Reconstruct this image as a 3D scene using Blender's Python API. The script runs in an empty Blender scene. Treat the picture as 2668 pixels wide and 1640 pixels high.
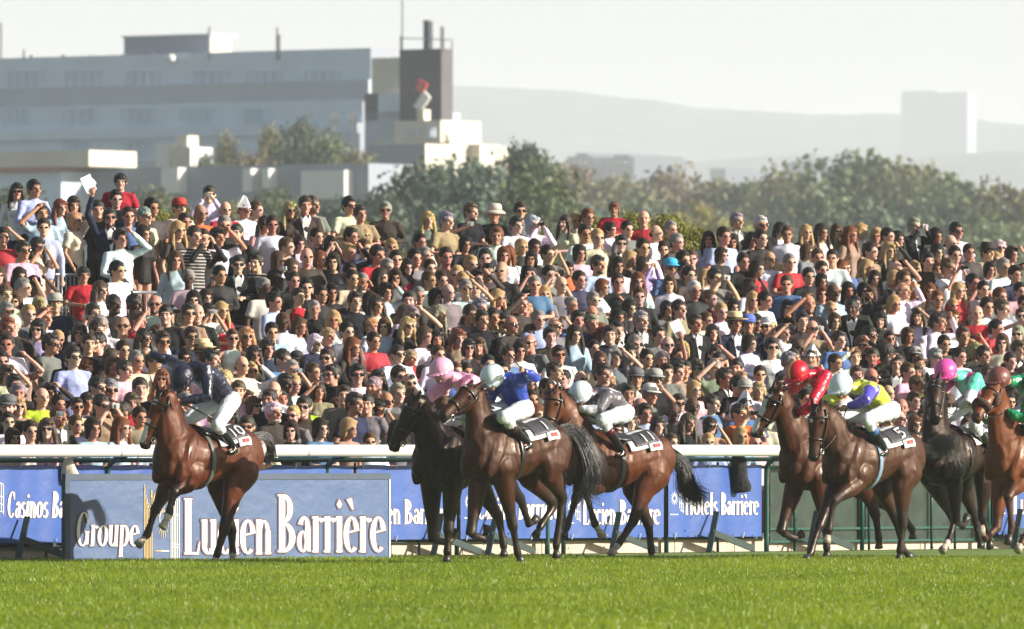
import bpy, math, random
import numpy as np
from mathutils import Vector, Matrix, Quaternion, noise
random.seed(7); RNG = np.random.default_rng(7)
R = math.radians
SC = bpy.context.scene
COL = SC.collection

# ---------------------------------------------------------------- camera
CAM_H, FPX, HORIZ = 1.4, 28000.0, 1165.0     # camera height (m), focal length in photo pixels, horizon row
cam = bpy.data.cameras.new('camera'); camo = bpy.data.objects.new('camera', cam); COL.objects.link(camo)
camo.location = (0, 0, CAM_H); camo.rotation_euler = (R(90), 0, 0)
cam.sensor_width = 36.0; cam.lens = 36.0 * FPX / 2668.0
cam.shift_y = (HORIZ - 820.0) / 2668.0
cam.clip_start = 1.0; cam.clip_end = 30000.0
cam.dof.use_dof = True; cam.dof.focus_distance = 131.0; cam.dof.aperture_fstop = 6.3
SC.camera = camo

HAZE = .00015; SKYMIX = .97; SKYCOL = (17.0, 16.0, 15.2)
# ---------------------------------------------------------------- world, sun, exposure
SUN_EL = R(21.5); SUN_AZ = math.atan2(0.98, -0.20)          # measured clockwise from +Y towards +X
sun_dir = Vector((math.sin(SUN_AZ) * math.cos(SUN_EL), math.cos(SUN_AZ) * math.cos(SUN_EL), math.sin(SUN_EL)))
world = bpy.data.worlds.new('World'); SC.world = world; world.use_nodes = True
wn = world.node_tree.nodes; wl = world.node_tree.links
sky = wn.new('ShaderNodeTexSky'); sky.sky_type = 'NISHITA'; sky.sun_disc = False
sky.sun_elevation = SUN_EL; sky.sun_rotation = SUN_AZ
sky.air_density = 1.0; sky.dust_density = 3.0; sky.ozone_density = 1.0; sky.altitude = 50
bgn = wn['Background']; bgn.inputs['Strength'].default_value = 0.05
# a milky autumn horizon: the sky texture fades into pale haze all round the horizon
geo = wn.new('ShaderNodeTexCoord'); sep = wn.new('ShaderNodeSeparateXYZ'); wl.new(geo.outputs['Generated'], sep.inputs[0])
hz = wn.new('ShaderNodeMapRange'); hz.inputs['From Min'].default_value = 0.0; hz.inputs['From Max'].default_value = .065
hz.inputs['To Min'].default_value = SKYMIX; hz.inputs['To Max'].default_value = 0.; hz.interpolation_type = 'SMOOTHSTEP'
wl.new(sep.outputs['Z'], hz.inputs['Value'])
mixs = wn.new('ShaderNodeMix'); mixs.data_type = 'RGBA'; wl.new(hz.outputs[0], mixs.inputs['Factor'])
wl.new(sky.outputs['Color'], mixs.inputs['A']); mixs.inputs['B'].default_value = (*SKYCOL, 1)
wl.new(mixs.outputs['Result'], bgn.inputs['Color'])
sl = bpy.data.lights.new('sun', 'SUN'); sl.energy = 5.0; sl.angle = R(0.5); sl.color = (1.0, 0.92, 0.80)
so = bpy.data.objects.new('sun', sl); COL.objects.link(so)
so.rotation_euler = sun_dir.to_track_quat('Z', 'Y').to_euler(); so.location = (40, 60, 60)
SC.view_settings.view_transform = 'Standard'; SC.view_settings.look = 'None'
SC.view_settings.exposure = 1.08; SC.view_settings.gamma = 1.0; SC.view_settings.use_curve_mapping = False
SC.render.engine = 'CYCLES'
SC.cycles.use_denoising = True
SC.cycles.volume_step_rate = 1.0
SC.cycles.max_bounces = 6; SC.cycles.transparent_max_bounces = 12; SC.cycles.volume_bounces = 2
SC.cycles.sample_clamp_indirect = 6.0

# ---------------------------------------------------------------- helpers
def at(px, py, Y):
    """world point seen at photo pixel (px, py) at distance Y"""
    return Vector(((px - 1334.0) / FPX * Y, Y, CAM_H + (HORIZ - py) / FPX * Y))

def mat(name, col=(.5, .5, .5), rough=.6, spec=.5, metal=0., var=0., vscale=6., bump=0., bscale=40., src=None,
        coat=0., emit=None, trans=0., sheen=0., detail=4):
    """procedural principled material; src='obj' takes the object's own colour, src='attr' the mesh colour attribute"""
    m = bpy.data.materials.new(name); m.use_nodes = True
    nt = m.node_tree; n = nt.nodes; l = nt.links; b = n['Principled BSDF']
    b.inputs['Roughness'].default_value = rough
    b.inputs['Specular IOR Level'].default_value = spec
    b.inputs['Metallic'].default_value = metal
    if coat:
        b.inputs['Coat Weight'].default_value = coat; b.inputs['Coat Roughness'].default_value = .25
    if sheen: b.inputs['Sheen Weight'].default_value = sheen
    if trans:
        b.inputs['Transmission Weight'].default_value = trans
    tc = n.new('ShaderNodeTexCoord')
    if src == 'obj':
        oi = n.new('ShaderNodeObjectInfo'); c = oi.outputs['Color']
    elif src == 'attr':
        at_ = n.new('ShaderNodeAttribute'); at_.attribute_name = 'col'; c = at_.outputs['Color']
    else:
        rgb = n.new('ShaderNodeRGB'); rgb.outputs[0].default_value = (*col, 1); c = rgb.outputs[0]
    if var:
        nz = n.new('ShaderNodeTexNoise'); nz.inputs['Scale'].default_value = vscale; nz.inputs['Detail'].default_value = detail
        l.new(tc.outputs['Object'], nz.inputs['Vector'])
        mr = n.new('ShaderNodeMapRange'); mr.inputs['From Min'].default_value = .3; mr.inputs['From Max'].default_value = .7
        mr.inputs['To Min'].default_value = 1 - var; mr.inputs['To Max'].default_value = 1 + var
        l.new(nz.outputs['Fac'], mr.inputs['Value'])
        mx = n.new('ShaderNodeVectorMath'); mx.operation = 'SCALE'
        l.new(c, mx.inputs[0]); l.new(mr.outputs[0], mx.inputs['Scale']); c = mx.outputs[0]
    l.new(c, b.inputs['Base Color'])
    if bump:
        nb = n.new('ShaderNodeTexNoise'); nb.inputs['Scale'].default_value = bscale; nb.inputs['Detail'].default_value = 5
        l.new(tc.outputs['Object'], nb.inputs['Vector'])
        bp = n.new('ShaderNodeBump'); bp.inputs['Strength'].default_value = 1.0; bp.inputs['Distance'].default_value = bump
        l.new(nb.outputs['Fac'], bp.inputs['Height']); l.new(bp.outputs[0], b.inputs['Normal'])
    if emit:
        b.inputs['Emission Color'].default_value = (*emit[:3], 1); b.inputs['Emission Strength'].default_value = emit[3]
    return m

def tag(o, label=None, cat=None, group=None, kind=None):
    if label: o['label'] = label
    if cat: o['category'] = cat
    if group: o['group'] = group
    if kind: o['kind'] = kind
    return o

def smooth(me):
    me.polygons.foreach_set('use_smooth', np.ones(len(me.polygons), bool)); me.update()

def link(name, me, parent=None, loc=None):
    o = bpy.data.objects.new(name, me); COL.objects.link(o)
    if loc is not None: o.location = loc
    if parent is not None: o.parent = parent
    return o

def empty(name, loc=(0, 0, 0), rz=0.):
    o = bpy.data.objects.new(name, None); COL.objects.link(o); o.location = loc; o.rotation_euler = (0, 0, rz)
    o.empty_display_size = .2
    return o

class MB:
    """collects primitives into one mesh"""
    def __init__(s): s.v = []; s.f = []; s.m = []; s.n = 0
    def add(s, V, F, mi=0):
        V = np.asarray(V, float).reshape(-1, 3)
        s.v.append(V); s.f += [tuple(int(i) + s.n for i in f) for f in F]; s.m += [mi] * len(F); s.n += len(V)
    def tube(s, P, Rr, seg=10, side=None, cap=True, mi=0):
        P = [np.asarray(p, float) for p in P]; n = len(P)
        if not isinstance(Rr, (list, tuple)) : Rr = [Rr] * n
        side0 = np.asarray(side if side is not None else (0.0123, 1.0, 0.0456), float)
        V = []; prev = None
        for i, p in enumerate(P):
            t = P[min(i + 1, n - 1)] - P[max(i - 1, 0)]; t = t / (np.linalg.norm(t) + 1e-9)
            a = side0 - t * side0.dot(t)
            if np.linalg.norm(a) < .15 and prev is not None: a = prev - t * prev.dot(t)
            if np.linalg.norm(a) < 1e-3: a = np.cross(t, (0.3, .2, 1.)); 
            a = a / np.linalg.norm(a); prev = a; b = np.cross(t, a)
            r = Rr[i]; ra, rb = (r if isinstance(r, (tuple, list)) else (r, r))
            for k in range(seg):
                q = 2 * math.pi * k / seg
                V.append(p + a * (ra * math.cos(q)) + b * (rb * math.sin(q)))
        F = []
        for i in range(n - 1):
            for k in range(seg):
                k2 = (k + 1) % seg
                F.append((i * seg + k, i * seg + k2, (i + 1) * seg + k2, (i + 1) * seg + k))
        if cap:
            F.append(tuple(range(seg))[::-1]); F.append(tuple((n - 1) * seg + k for k in range(seg)))
        s.add(V, F, mi); return s
    def ell(s, c, r, rot=None, seg=12, rings=8, mi=0):
        V = [(0, 0, r[2])]; F = []
        for i in range(1, rings):
            th = math.pi * i / rings
            for k in range(seg):
                ph = 2 * math.pi * k / seg
                V.append((r[0] * math.sin(th) * math.cos(ph), r[1] * math.sin(th) * math.sin(ph), r[2] * math.cos(th)))
        V.append((0, 0, -r[2])); V = np.array(V)
        for k in range(seg):
            F.append((0, 1 + k, 1 + (k + 1) % seg))
            b = 1 + (rings - 2) * seg
            F.append((len(V) - 1, b + (k + 1) % seg, b + k))
        for i in range(rings - 2):
            for k in range(seg):
                k2 = (k + 1) % seg; a = 1 + i * seg
                F.append((a + k, a + seg + k, a + seg + k2, a + k2))
        if rot is not None: V = V @ np.array(rot.to_matrix() if hasattr(rot, 'to_matrix') else rot).T
        s.add(V + np.asarray(c, float), F, mi); return s
    def box(s, lo, hi, M=None, mi=0, taper=0.):
        x0, y0, z0 = lo; x1, y1, z1 = hi
        V = [(x0, y0, z0), (x1, y0, z0), (x1, y1, z0), (x0, y1, z0), (x0, y0, z1), (x1, y0, z1), (x1, y1, z1), (x0, y1, z1)]
        V = np.array(V, float)
        if M is not None: V = np.array([(M @ Vector(v))[:] for v in V])
        s.add(V, [(0, 3, 2, 1), (4, 5, 6, 7), (0, 1, 5, 4), (1, 2, 6, 5), (2, 3, 7, 6), (3, 0, 4, 7)], mi); return s
    def bar(s, a, b, w, h=None, up=(0, 0, 1), mi=0):
        """square bar between two points"""
        a = Vector(a); b = Vector(b); h = h or w
        t = (b - a); L = t.length; t.normalize(); sd = t.cross(Vector(up))
        if sd.length < 1e-4: sd = t.cross(Vector((1, 0, 0)))
        sd.normalize(); u = sd.cross(t)
        M = Matrix((( *t, 0), (*sd, 0), (*u, 0), (0, 0, 0, 1))).transposed(); M.translation = a
        return s.box((0, -w / 2, -h / 2), (L, w / 2, h / 2), M, mi)
    def data(s):
        return np.concatenate(s.v), s.f
    def mesh(s, name, mats, sm=False):
        me = bpy.data.meshes.new(name)
        V = np.concatenate(s.v) if s.v else np.zeros((0, 3))
        me.from_pydata(V.tolist(), [], s.f)
        for m in (mats if isinstance(mats, (list, tuple)) else [mats]): me.materials.append(m)
        if len(me.materials) > 1: me.polygons.foreach_set('material_index', np.array(s.m, np.int32))
        if sm: smooth(me)
        me.update(); return me
    def obj(s, name, mats, parent=None, loc=None, sm=False):
        return link(name, s.mesh(name, mats, sm), parent, loc)

def fuse(mb, name, mats, voxel=.014, it=5, fac=.5, dec=None):
    """voxel-remesh a union of primitives into one continuous smooth skin"""
    me = mb.mesh(name + '_src', []) 
    o = bpy.data.objects.new('tmp', me); COL.objects.link(o)
    md = o.modifiers.new('r', 'REMESH'); md.mode = 'VOXEL'; md.voxel_size = voxel; md.use_smooth_shade = True
    if it:
        sm_ = o.modifiers.new('s', 'SMOOTH'); sm_.factor = fac; sm_.iterations = it
    if dec:
        dc = o.modifiers.new('d', 'DECIMATE'); dc.ratio = dec
    dg = bpy.context.evaluated_depsgraph_get()
    out = bpy.data.meshes.new_from_object(o.evaluated_get(dg)); out.name = name
    bpy.data.objects.remove(o); bpy.data.meshes.remove(me)
    out.materials.clear()
    for m in (mats if isinstance(mats, (list, tuple)) else [mats]): out.materials.append(m)
    smooth(out); return out

def verts_of(me):
    a = np.empty(len(me.vertices) * 3); me.vertices.foreach_get('co', a); return a.reshape(-1, 3)

def set_cols(me, C):
    a = me.color_attributes.new('col', 'FLOAT_COLOR', 'POINT')
    C = np.concatenate([C, np.ones((len(C), 1))], 1); a.data.foreach_set('color', C.ravel())

def seg_dist(P, a, b):
    a = np.asarray(a, float); b = np.asarray(b, float); d = b - a
    t = np.clip(((P - a) @ d) / (d @ d + 1e-12), 0, 1)
    return np.linalg.norm(P - (a + t[:, None] * d), axis=1), t

def lerp(a, b, t): return tuple(a[i] + (b[i] - a[i]) * t for i in range(len(a)))
def sstep(x, a, b):
    t = np.clip((x - a) / (b - a), 0, 1); return t * t * (3 - 2 * t)
# ================================================================ the place
# fence line of the course: origin, direction along it, direction behind it
FA = Vector((-6.27, 131.7, 0)); FU = Vector((.629, .778, 0)).normalized(); FN = Vector((-FU.y, FU.x, 0))
def fs(px, off=0.):
    k = (px - 1334) / FPX
    return (k * (FA.y + FN.y * off) - (FA.x + FN.x * off)) / (FU.x - k * FU.y)
def fp(s, off=0., z=0.): return FA + FU * s + FN * off + Vector((0, 0, z))
def fpt(px, off=0., z=0.): return fp(fs(px, off), off, z)
def zat(py, Y): return CAM_H + (HORIZ - py) / FPX * Y
NSTEP = 15; B0, BK, BT = 1.25, .275, .8                       # terrace: start, slope, tread depth
def bank(off, cont=False):
    if off < B0: return 0.
    return (off - B0) * BK if cont else (math.floor((off - B0) / BT) + 1) * BT * BK

M_grassbase = mat('turf', (.12, .19, .022), rough=.95, var=.25, vscale=.7, bump=.02, bscale=20)
M_far = mat('far_land', (.06, .09, .03), rough=1, var=.3, vscale=.01)
M_soil = mat('bare_soil', (.11, .085, .06), rough=1, var=.35, vscale=8, bump=.02, bscale=12)
M_step = mat('terrace_concrete', (.16, .155, .15), rough=.9, var=.2, vscale=2)
M_conc = mat('kerb_concrete', (.46, .41, .33), rough=.9, var=.18, vscale=5, bump=.01, bscale=14)
M_green = mat('green_paint', (.012, .075, .058), rough=.35, var=.1, vscale=9)
M_greend = mat('dark_green_board', (.010, .03, .028), rough=.6, var=.25, vscale=7)
M_white = mat('white_rail_pvc', (.64, .64, .59), rough=.35, var=.04, vscale=3)
M_banner = mat('blue_banner', (.030, .085, .31), rough=.45, var=.10, vscale=2.5, bump=.02, bscale=2.0)
M_bannerw = mat('banner_white_print', (.74, .75, .73), rough=.55, var=.05, vscale=9)
M_bannero = mat('banner_outline', (.12, .07, .10), rough=.6)
M_board = mat('board_blue', (.046, .095, .215), rough=.42, var=.06, vscale=2.2, bump=.012, bscale=3)
M_boardd = mat('board_edge', (.02, .045, .085), rough=.5, var=.2, vscale=6)
M_gold = mat('gold_print', (.62, .42, .08), rough=.5)
M_panel = mat('green_mesh_panel', (.018, .036, .028), rough=.3, spec=.6, var=.45, vscale=4)
M_alu = mat('barrier_steel', (.32, .33, .36), rough=.4, metal=.6)

# ground
g = MB(); g.box((-9000, -300, -.5), (9000, 20000, -.012)); tag(g.obj('far_ground', M_far), kind='structure')
g = MB()
E = [fp(-80, .12), fp(140, .12)]
g.add([(-60, 40, 0), (60, 40, 0), (60 + 20, E[1].y, 0), (E[1].x, E[1].y, 0), (E[0].x, E[0].y, 0)], [(0, 1, 2, 3, 4)])
tag(g.obj('grass_track', M_grassbase), kind='structure')
g = MB(); a, b_, c_, d = fp(-80, -.10, .004), fp(140, -.10, .004), fp(140, .9, .004), fp(-80, .9, .004)
g.add([a, b_, c_, d], [(0, 1, 2, 3)]); tag(g.obj('soil_strip', M_soil), kind='structure')

# terrace of steps behind the fence
st = empty('terrace', fp(0, B0)); tag(st, kind='structure')
for i in range(NSTEP):
    g = MB(); z1 = (i + 1) * BT * BK; o0 = B0 + i * BT; o1 = o0 + BT if i < NSTEP - 1 else o0 + 4
    P = [fp(-30, o0 + .002 * i), fp(60, o0 + .002 * i), fp(60, o1), fp(-30, o1)]
    g.add([p for p in P] + [p + Vector((0, 0, z1)) for p in P], [(4, 5, 6, 7), (0, 1, 5, 4), (1, 2, 6, 5), (3, 7, 6, 2), (0, 4, 7, 3)])
    me = g.mesh('step', M_step); o = link('step', me, st); o.matrix_parent_inverse = st.matrix_basis.inverted()

# ---------------------------------------------------------------- running rail with gooseneck posts
rr = empty('running_rail', fpt(0, -.35)); tag(rr, 'long white tubular running rail in front of the crowd', 'rail')
inv = rr.matrix_basis.inverted()
s0, s1 = fs(-600, -.35), fs(3300, -.35); Ls = 3.6; sj = fs(307, -.35); k = math.floor((s0 - sj) / Ls)
rp = []
while sj + k * Ls < s1:
    a = sj + k * Ls; b_ = a + Ls - .006
    m = MB(); m.tube([fp(a, -.35, 1.352), fp(a + .03, -.35, 1.352), fp(b_ - .03, -.35, 1.352), fp(b_, -.35, 1.352)], [.074, .0775, .0775, .074], seg=20)
    o = m.obj('rail_section', M_white, rr, sm=True); o.matrix_parent_inverse = inv
    k += 1
for px in (-330, 280, 850, 1426, 1997, 2560, 3120):
    s = fs(px, 0); P = []
    for t in np.linspace(0, 1, 14):
        if t < .6: P.append(fp(s, .0, 1.08 * t / .6))
        else:
            a = (t - .6) / .4 * math.pi / 2; P.append(fp(s, -.30 * (1 - math.cos(a)), 1.08 + .20 * math.sin(a)))
    m = MB(); m.tube(P, .036, seg=10); o = m.obj('gooseneck_post', M_green, rr, sm=True); o.matrix_parent_inverse = inv

# ---------------------------------------------------------------- green crowd fence
cf = empty('crowd_fence', fpt(0, .12)); tag(cf, 'green metal fence carrying the blue banners below the rail', 'fence'); inv = cf.matrix_basis.inverted()
def ch(mb, name, m, par, sm=False):
    o = mb.obj(name, m, par, sm=sm); o.matrix_parent_inverse = par.matrix_basis.inverted(); return o
POSTS = [-420, -140, 120, 392, 660, 925, 1092, 1190, 1468, 1736, 1870, 2070, 2246, 2264, 2427, 2488, 2575, 2700, 2900]
for px in POSTS:
    p = fpt(px, .08); m = MB(); w = .05 if px in (1190, 1468, 1736, 2246, 2575) else .03
    m.tube([p, p + Vector((0, 0, 1.20))], w / 1.6, seg=8); ch(m, 'post', M_green, cf, True)
sA, sB = fs(-600, .08), fs(3200, .08)
for z, r in ((1.235, .030), (1.13, .022)):
    m = MB(); m.tube([fp(sA, .08, z), fp(sB, .08, z)], r, seg=8); ch(m, 'top_rail', M_green, cf, True)
m = MB(); m.bar(fp(sA, .10, .21), fp(fs(2000, .1), .10, .21), .04, .075); ch(m, 'bottom_rail', M_greend, cf)
m = MB(); m.bar(fp(fs(2004, .1), .10, .30), fp(sB, .10, .30), .04, .03); ch(m, 'bottom_rail', M_green, cf)
m = MB(); m.bar(fp(fs(2004, .1), .10, .13), fp(sB, .10, .13), .04, .03); ch(m, 'bottom_rail', M_green, cf)
ed = [2004, 2070, 2246, 2264, 2427, 2488, 2575, 2700, 2900, 3200]
for a, b_ in zip(ed[:-1], ed[1:]):
    m = MB(); m.bar(fp(fs(a, .12) + .03, .13, .62), fp(fs(b_, .12) - .03, .13, .62), .012, .98); ch(m, 'panel', M_panel, cf)
# low concrete kerb of separate blocks behind the fence
kb = empty('kerb_wall', fpt(0, .3)); tag(kb, 'low pale concrete kerb at the foot of the fence', 'kerb')
s = sA; i = 0
while s < sB:
    L_ = 1.15 + .5 * random.random(); m = MB(); h = .19 + .02 * random.random()
    m.bar(fp(s, .24, h / 2), fp(s + L_ - .015, .24, h / 2), .16, h); ch(m, 'concrete_block', M_conc, kb); s += L_
# slanting prop feet
PROP = {-210: 0, 45: 0, 1128: 0, 1270: 0, 1592: 0, 1846: 0, 2108: 0, 2640: 0}
names = {-210: 'outside the left edge', 45: 'below the banner reading Casinos at the left', 1128: 'beside the near black horse\'s legs', 1270: 'behind the blue rider\'s horse', 1592: 'behind the light bay horse\'s hind legs',
         1846: 'below the hanging black coat', 2108: 'behind the front legs of the brown horse', 2640: 'at the far right behind the chestnut horse'}
for px in PROP:
    s = fs(px, -.22); b0 = fp(s, -.22); pr = empty('fence_prop', b0); tag(pr, 'dark green slanting wooden prop ' + names[px], 'prop', 'props bracing the fence')
    top = fp(s + .30, -.12, .54); m = MB(); m.bar(fp(s - .02, -.24, 0), top, .075, .03); ch(m, 'upright', M_greend, pr)
    m = MB(); m.bar(fp(s + .12, -.19, .27), fp(s + 1.05, -.16, .045), .03, .085); ch(m, 'foot', M_greend, pr)

# ---------------------------------------------------------------- lettering: a hand-drawn roman with thick and thin strokes
def arc(cx, cy, rx, ry, a0, a1, n=18, tn=.045, tk=.13):
    P = []; W = []
    for i in range(n + 1):
        a = R(a0 + (a1 - a0) * i / n); P.append((cx + rx * math.cos(a), cy + ry * math.sin(a))); W.append(tn + (tk - tn) * abs(math.cos(a)) ** 1.2)
    return (P, W)
def stem(x, y0, y1, w=.125): return ([(x, y0), (x, y1)], [w, w])
def ser(x, y, l=.12, w=.04): return ([(x - l, y), (x + l, y)], [w, w])
XH = .62
GL = {
 'G': (.80, [arc(.38, .5, .28, .48, 42, 318), stem(.62, .06, .42, .12), ser(.62, .42, .13), ([(.60, .98), (.60, .70)], [.02, .06])]),
 'C': (.76, [arc(.38, .5, .28, .48, 42, 318), ([(.61, .98), (.61, .70)], [.02, .06])]),
 'L': (.66, [stem(.2, .0, 1, .15), ser(.2, .98, .15), ([(.06, .02), (.56, .02), (.62, .22)], [.05, .07, .02])]),
 'B': (.72, [stem(.18, 0, 1, .14), ser(.13, .98, .11), ser(.13, .02, .11), arc(.2, .75, .28, .23, -90, 90, 12, .05, .13), arc(.2, .26, .36, .24, -90, 90, 12, .05, .14)]),
 'H': (.86, [stem(.18, 0, 1, .14), stem(.66, 0, 1, .14), ser(.18, .98), ser(.18, .02), ser(.66, .98), ser(.66, .02), ([(.18, .5), (.66, .5)], [.05, .05])]),
 'r': (.44, [stem(.16, 0, XH), ser(.14, .02), ser(.1, XH - .02, .07), arc(.34, .36, .19, .22, 165, 70, 8, .04, .06), ([(.38, .57), (.42, .53)], [.12, .11])]),
 'o': (.60, [arc(.30, .31, .21, .29, 0, 360, 24)]),
 'u': (.64, [stem(.15, .15, XH), ser(.10, XH - .02, .07), arc(.29, .18, .15, .16, 180, 330, 10, .05, .12), stem(.48, 0, XH), ser(.43, XH - .02, .07), ser(.53, .02, .06)]),
 'p': (.62, [stem(.16, -.30, XH), ser(.16, -.29), ser(.11, XH - .02, .07), arc(.30, .31, .20, .29, -120, 120, 16)]),
 'e': (.56, [arc(.29, .31, .20, .29, 12, 310, 20), ([(.12, .34), (.49, .38)], [.04, .04])]),
 'c': (.52, [arc(.29, .31, .20, .29, 55, 310, 18), ([(.40, .52), (.42, .48)], [.10, .10])]),
 'i': (.32, [stem(.16, 0, XH), ser(.16, .02), ser(.1, XH - .02, .07), ([(.16, .76), (.16, .82), (.16, .90)], [.02, .13, .02])]),
 'n': (.66, [stem(.15, 0, XH), ser(.15, .02), ser(.10, XH - .02, .07), arc(.33, .38, .15, .21, 170, 10, 10, .05, .10), stem(.49, 0, .42), ser(.49, .02)]),
 'a': (.54, [arc(.23, .19, .14, .17, 0, 360, 16, .04, .10), stem(.41, .05, .44, .12), arc(.27, .42, .14, .18, 5, 160, 10, .05, .11), ([(.41, .05), (.52, .03)], [.08, .03])]),
 's': (.46, [arc(.23, .455, .12, .135, 30, 265, 12, .05, .10), arc(.23, .165, .14, .15, 85, -150, 12, .05, .11)]),
 't': (.42, [([(.18, .86), (.18, .12)], [.05, .13]), ([(.06, XH - .02), (.36, XH - .02)], [.045, .045]), arc(.28, .14, .10, .12, 180, 300, 8, .05, .10)]),
 'l': (.32, [stem(.16, 0, 1), ser(.16, .02), ser(.11, .98, .07)]), ' ': (.30, [])}
GL['è'] = (GL['e'][0], GL['e'][1] + [([(.20, .92), (.34, .74)], [.13, .03])])
GL['ô'] = (GL['o'][0], GL['o'][1] + [([(.16, .74), (.30, .88), (.44, .74)], [.03, .09, .03])])
def text_strokes(txt):
    x = 0; out = []
    for chh in txt:
        adv, st_ = GL[chh]
        for P, W in st_: out.append(([(px_ + x, py_) for px_, py_ in P], W))
        x += adv
    return out, x
def ribbons(mb, strokes, place, grow=0., mi=0, sx=1.):
    """flat strokes on a surface; place(u, v) gives the 3-D point"""
    for P, W in strokes:
        n = len(P)
        if n < 2: continue
        Lp, Rp = [], []
        for i in range(n):
            ax, ay = P[max(i - 1, 0)]; bx, by = P[min(i + 1, n - 1)]; dx, dy = (bx - ax) * sx, by - ay; l = math.hypot(dx, dy) + 1e-9
            w = W[i] * .36 + grow; ox, oy = -dy / l * w / sx, dx / l * w
            ex = ey = 0
            if grow and i in (0, n - 1):
                sg = -1 if i == 0 else 1; ex, ey = dx / l * grow * sg / sx, dy / l * grow * sg
            Lp.append((P[i][0] + ox + ex, P[i][1] + oy + ey)); Rp.append((P[i][0] - ox + ex, P[i][1] - oy + ey))
        V = [place(*p)[:] for p in Lp] + [place(*p)[:] for p in Rp]
        mb.add(V, [(i, n + i, n + i + 1, i + 1) for i in range(n - 1)], mi)
def put_text(par, txt, pl, pxa, pxb, pyb, pyt, skew=0., name='lettering', out=True):
    """text between columns pxa..pxb, baseline row pyb, cap row pyt on surface pl(px, py, lift)"""
    st_, wd = text_strokes(txt); cap = pyb - pyt; kx = (pxb - pxa) / wd
    sx = kx / cap
    mk = lambda lift: (lambda u, v: pl(pxa + u * kx + skew * v * cap, pyb - v * cap, lift))
    if out:
        m = MB(); ribbons(m, st_, mk(.004), .022, sx=sx); o = m.obj(name + '_outline', M_bannero, par); o.matrix_parent_inverse = par.matrix_basis.inverted()
    m = MB(); ribbons(m, st_, mk(.008), 0, sx=sx); o = m.obj(name, M_bannerw, par); o.matrix_parent_inverse = par.matrix_basis.inverted(); return o

# banners hung on the fence
def bsurf(px, py, lift=0.):
    s = fs(px, 0.); w = .018 * math.sin(s * 2.3) + .010 * math.sin(s * 7.1 + 1) + .006 * math.sin(s * 15)
    o = -.005 - w * .8 - lift; Y = fp(s, o).y
    return fp(s, o, zat(py, Y))
def emblem(par, pl, px, py, h, gap=1.):
    m = MB(); S = []
    for a in range(0, 360, 30): S.append(([(px + 4 * math.cos(R(a)), py + 7 * math.sin(R(a))), (px + 9.5 * math.cos(R(a)), py + 18 * math.sin(R(a)))], [2.6, .6]))
    S.append(([(px + 4.5 * math.cos(R(a)), py + 8 * math.sin(R(a))) for a in range(0, 361, 30)], [2.2] * 13))
    S.append(([(px - 10, py + 42), (px + 9, py + 42)], [3, 3]))
    x0 = px + 13
    for q, (t, b_) in enumerate(((-h * .5, h * .30), (-h * .46, h * .37), (-h * .42, h * .44))): S.append(([(x0 + q * 4.5, py + t), (x0 + q * 4.5, py + b_ )], [1.8, 1.8]))
    for q in (-.48, -.1, .12, .34): S.append(([(x0, py + h * q), (x0 + 9, py + h * (q + .04))], [2, 2]))
    ribbons(m, S, lambda u, v: pl(u, v, .006)); o = m.obj('emblem', M_bannerw, par); o.matrix_parent_inverse = par.matrix_basis.inverted()
BAN = [(-430, -150, 'Lucien Barrière', -400, -190, 'blue banner outside the left edge', (1352, 1285)),
       (-140, 158, 'Casinos Barrière', 14, 240, 'blue banner reading Casinos left of the big board', (1350, 1281)),
       (166, 655, None, 0, 0, 'blue banner showing only its top above the big board, left part', None),
       (664, 920, None, 0, 0, 'blue banner strip right of the leading horse above the board', None),
       (930, 1186, 'Lucien Barrière', 946, 1172, 'blue banner ending in Barrière behind the black horse', (1366, 1302)),
       (1195, 1463, 'Casinos Barrière', 1242, 1456, 'blue banner reading Casinos Barrière behind the blue rider\'s horse', (1354, 1290)),
       (1474, 1730, 'Lucien Barrière', 1513, 1720, 'blue banner reading Lucien Barrière behind the light bay horse', (1367, 1303)),
       (1742, 1984, 'Hôtels Barrière', 1784, 1974, 'blue banner reading Hôtels Barrière below the black coat', (1342, 1284)),
       (2600, 2870, 'Lucien Barrière', 2640, 2850, 'blue banner at the far right behind the chestnut horse', (1340, 1280))]
for a, b_, txt, ta, tb, lab, rows in BAN:
    n = max(8, int((b_ - a) / 7)); m = MB(); V = []; ny = 8
    top = lambda px: 1213 + 1.5 * math.sin(px * .05); bot = lambda px: np.interp(px, [-400, 0, 1100, 2000, 2800], [1418, 1416, 1406, 1398, 1392])
    for i in range(n + 1):
        px = a + (b_ - a) * i / n
        for j in range(ny + 1): V.append(bsurf(px, top(px) + (bot(px) - top(px)) * j / ny))
    N1 = len(V); V += [v + FN * .004 for v in V]
    Fc = [(i * (ny + 1) + j, i * (ny + 1) + j + 1, (i + 1) * (ny + 1) + j + 1, (i + 1) * (ny + 1) + j) for i in range(n) for j in range(ny)]
    m.add(V, Fc + [tuple(N1 + q for q in f[::-1]) for f in Fc])
    bo = m.obj('banner', M_banner, None, sm=True); tag(bo, lab, 'banner', 'blue banners along the fence')
    if txt:
        put_text(bo, txt, bsurf, ta, tb, rows[0], rows[1], skew=.06 if 'Cas' in txt else 0)
        emblem(bo, bsurf, (ta - 28) if ta != 14 else -16, (rows[0] + rows[1]) / 2 - 14, 90)
    for px in np.arange(a + 14, b_ - 5, 88):
        for yy in (top(px) - 3, bot(px) - 6):
            m = MB(); m.tube([bsurf(px, yy + 9, .012), bsurf(px + 1, yy - 5, .03)], .007, seg=5); m.obj('cable_tie', M_bannerw, bo)
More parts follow.
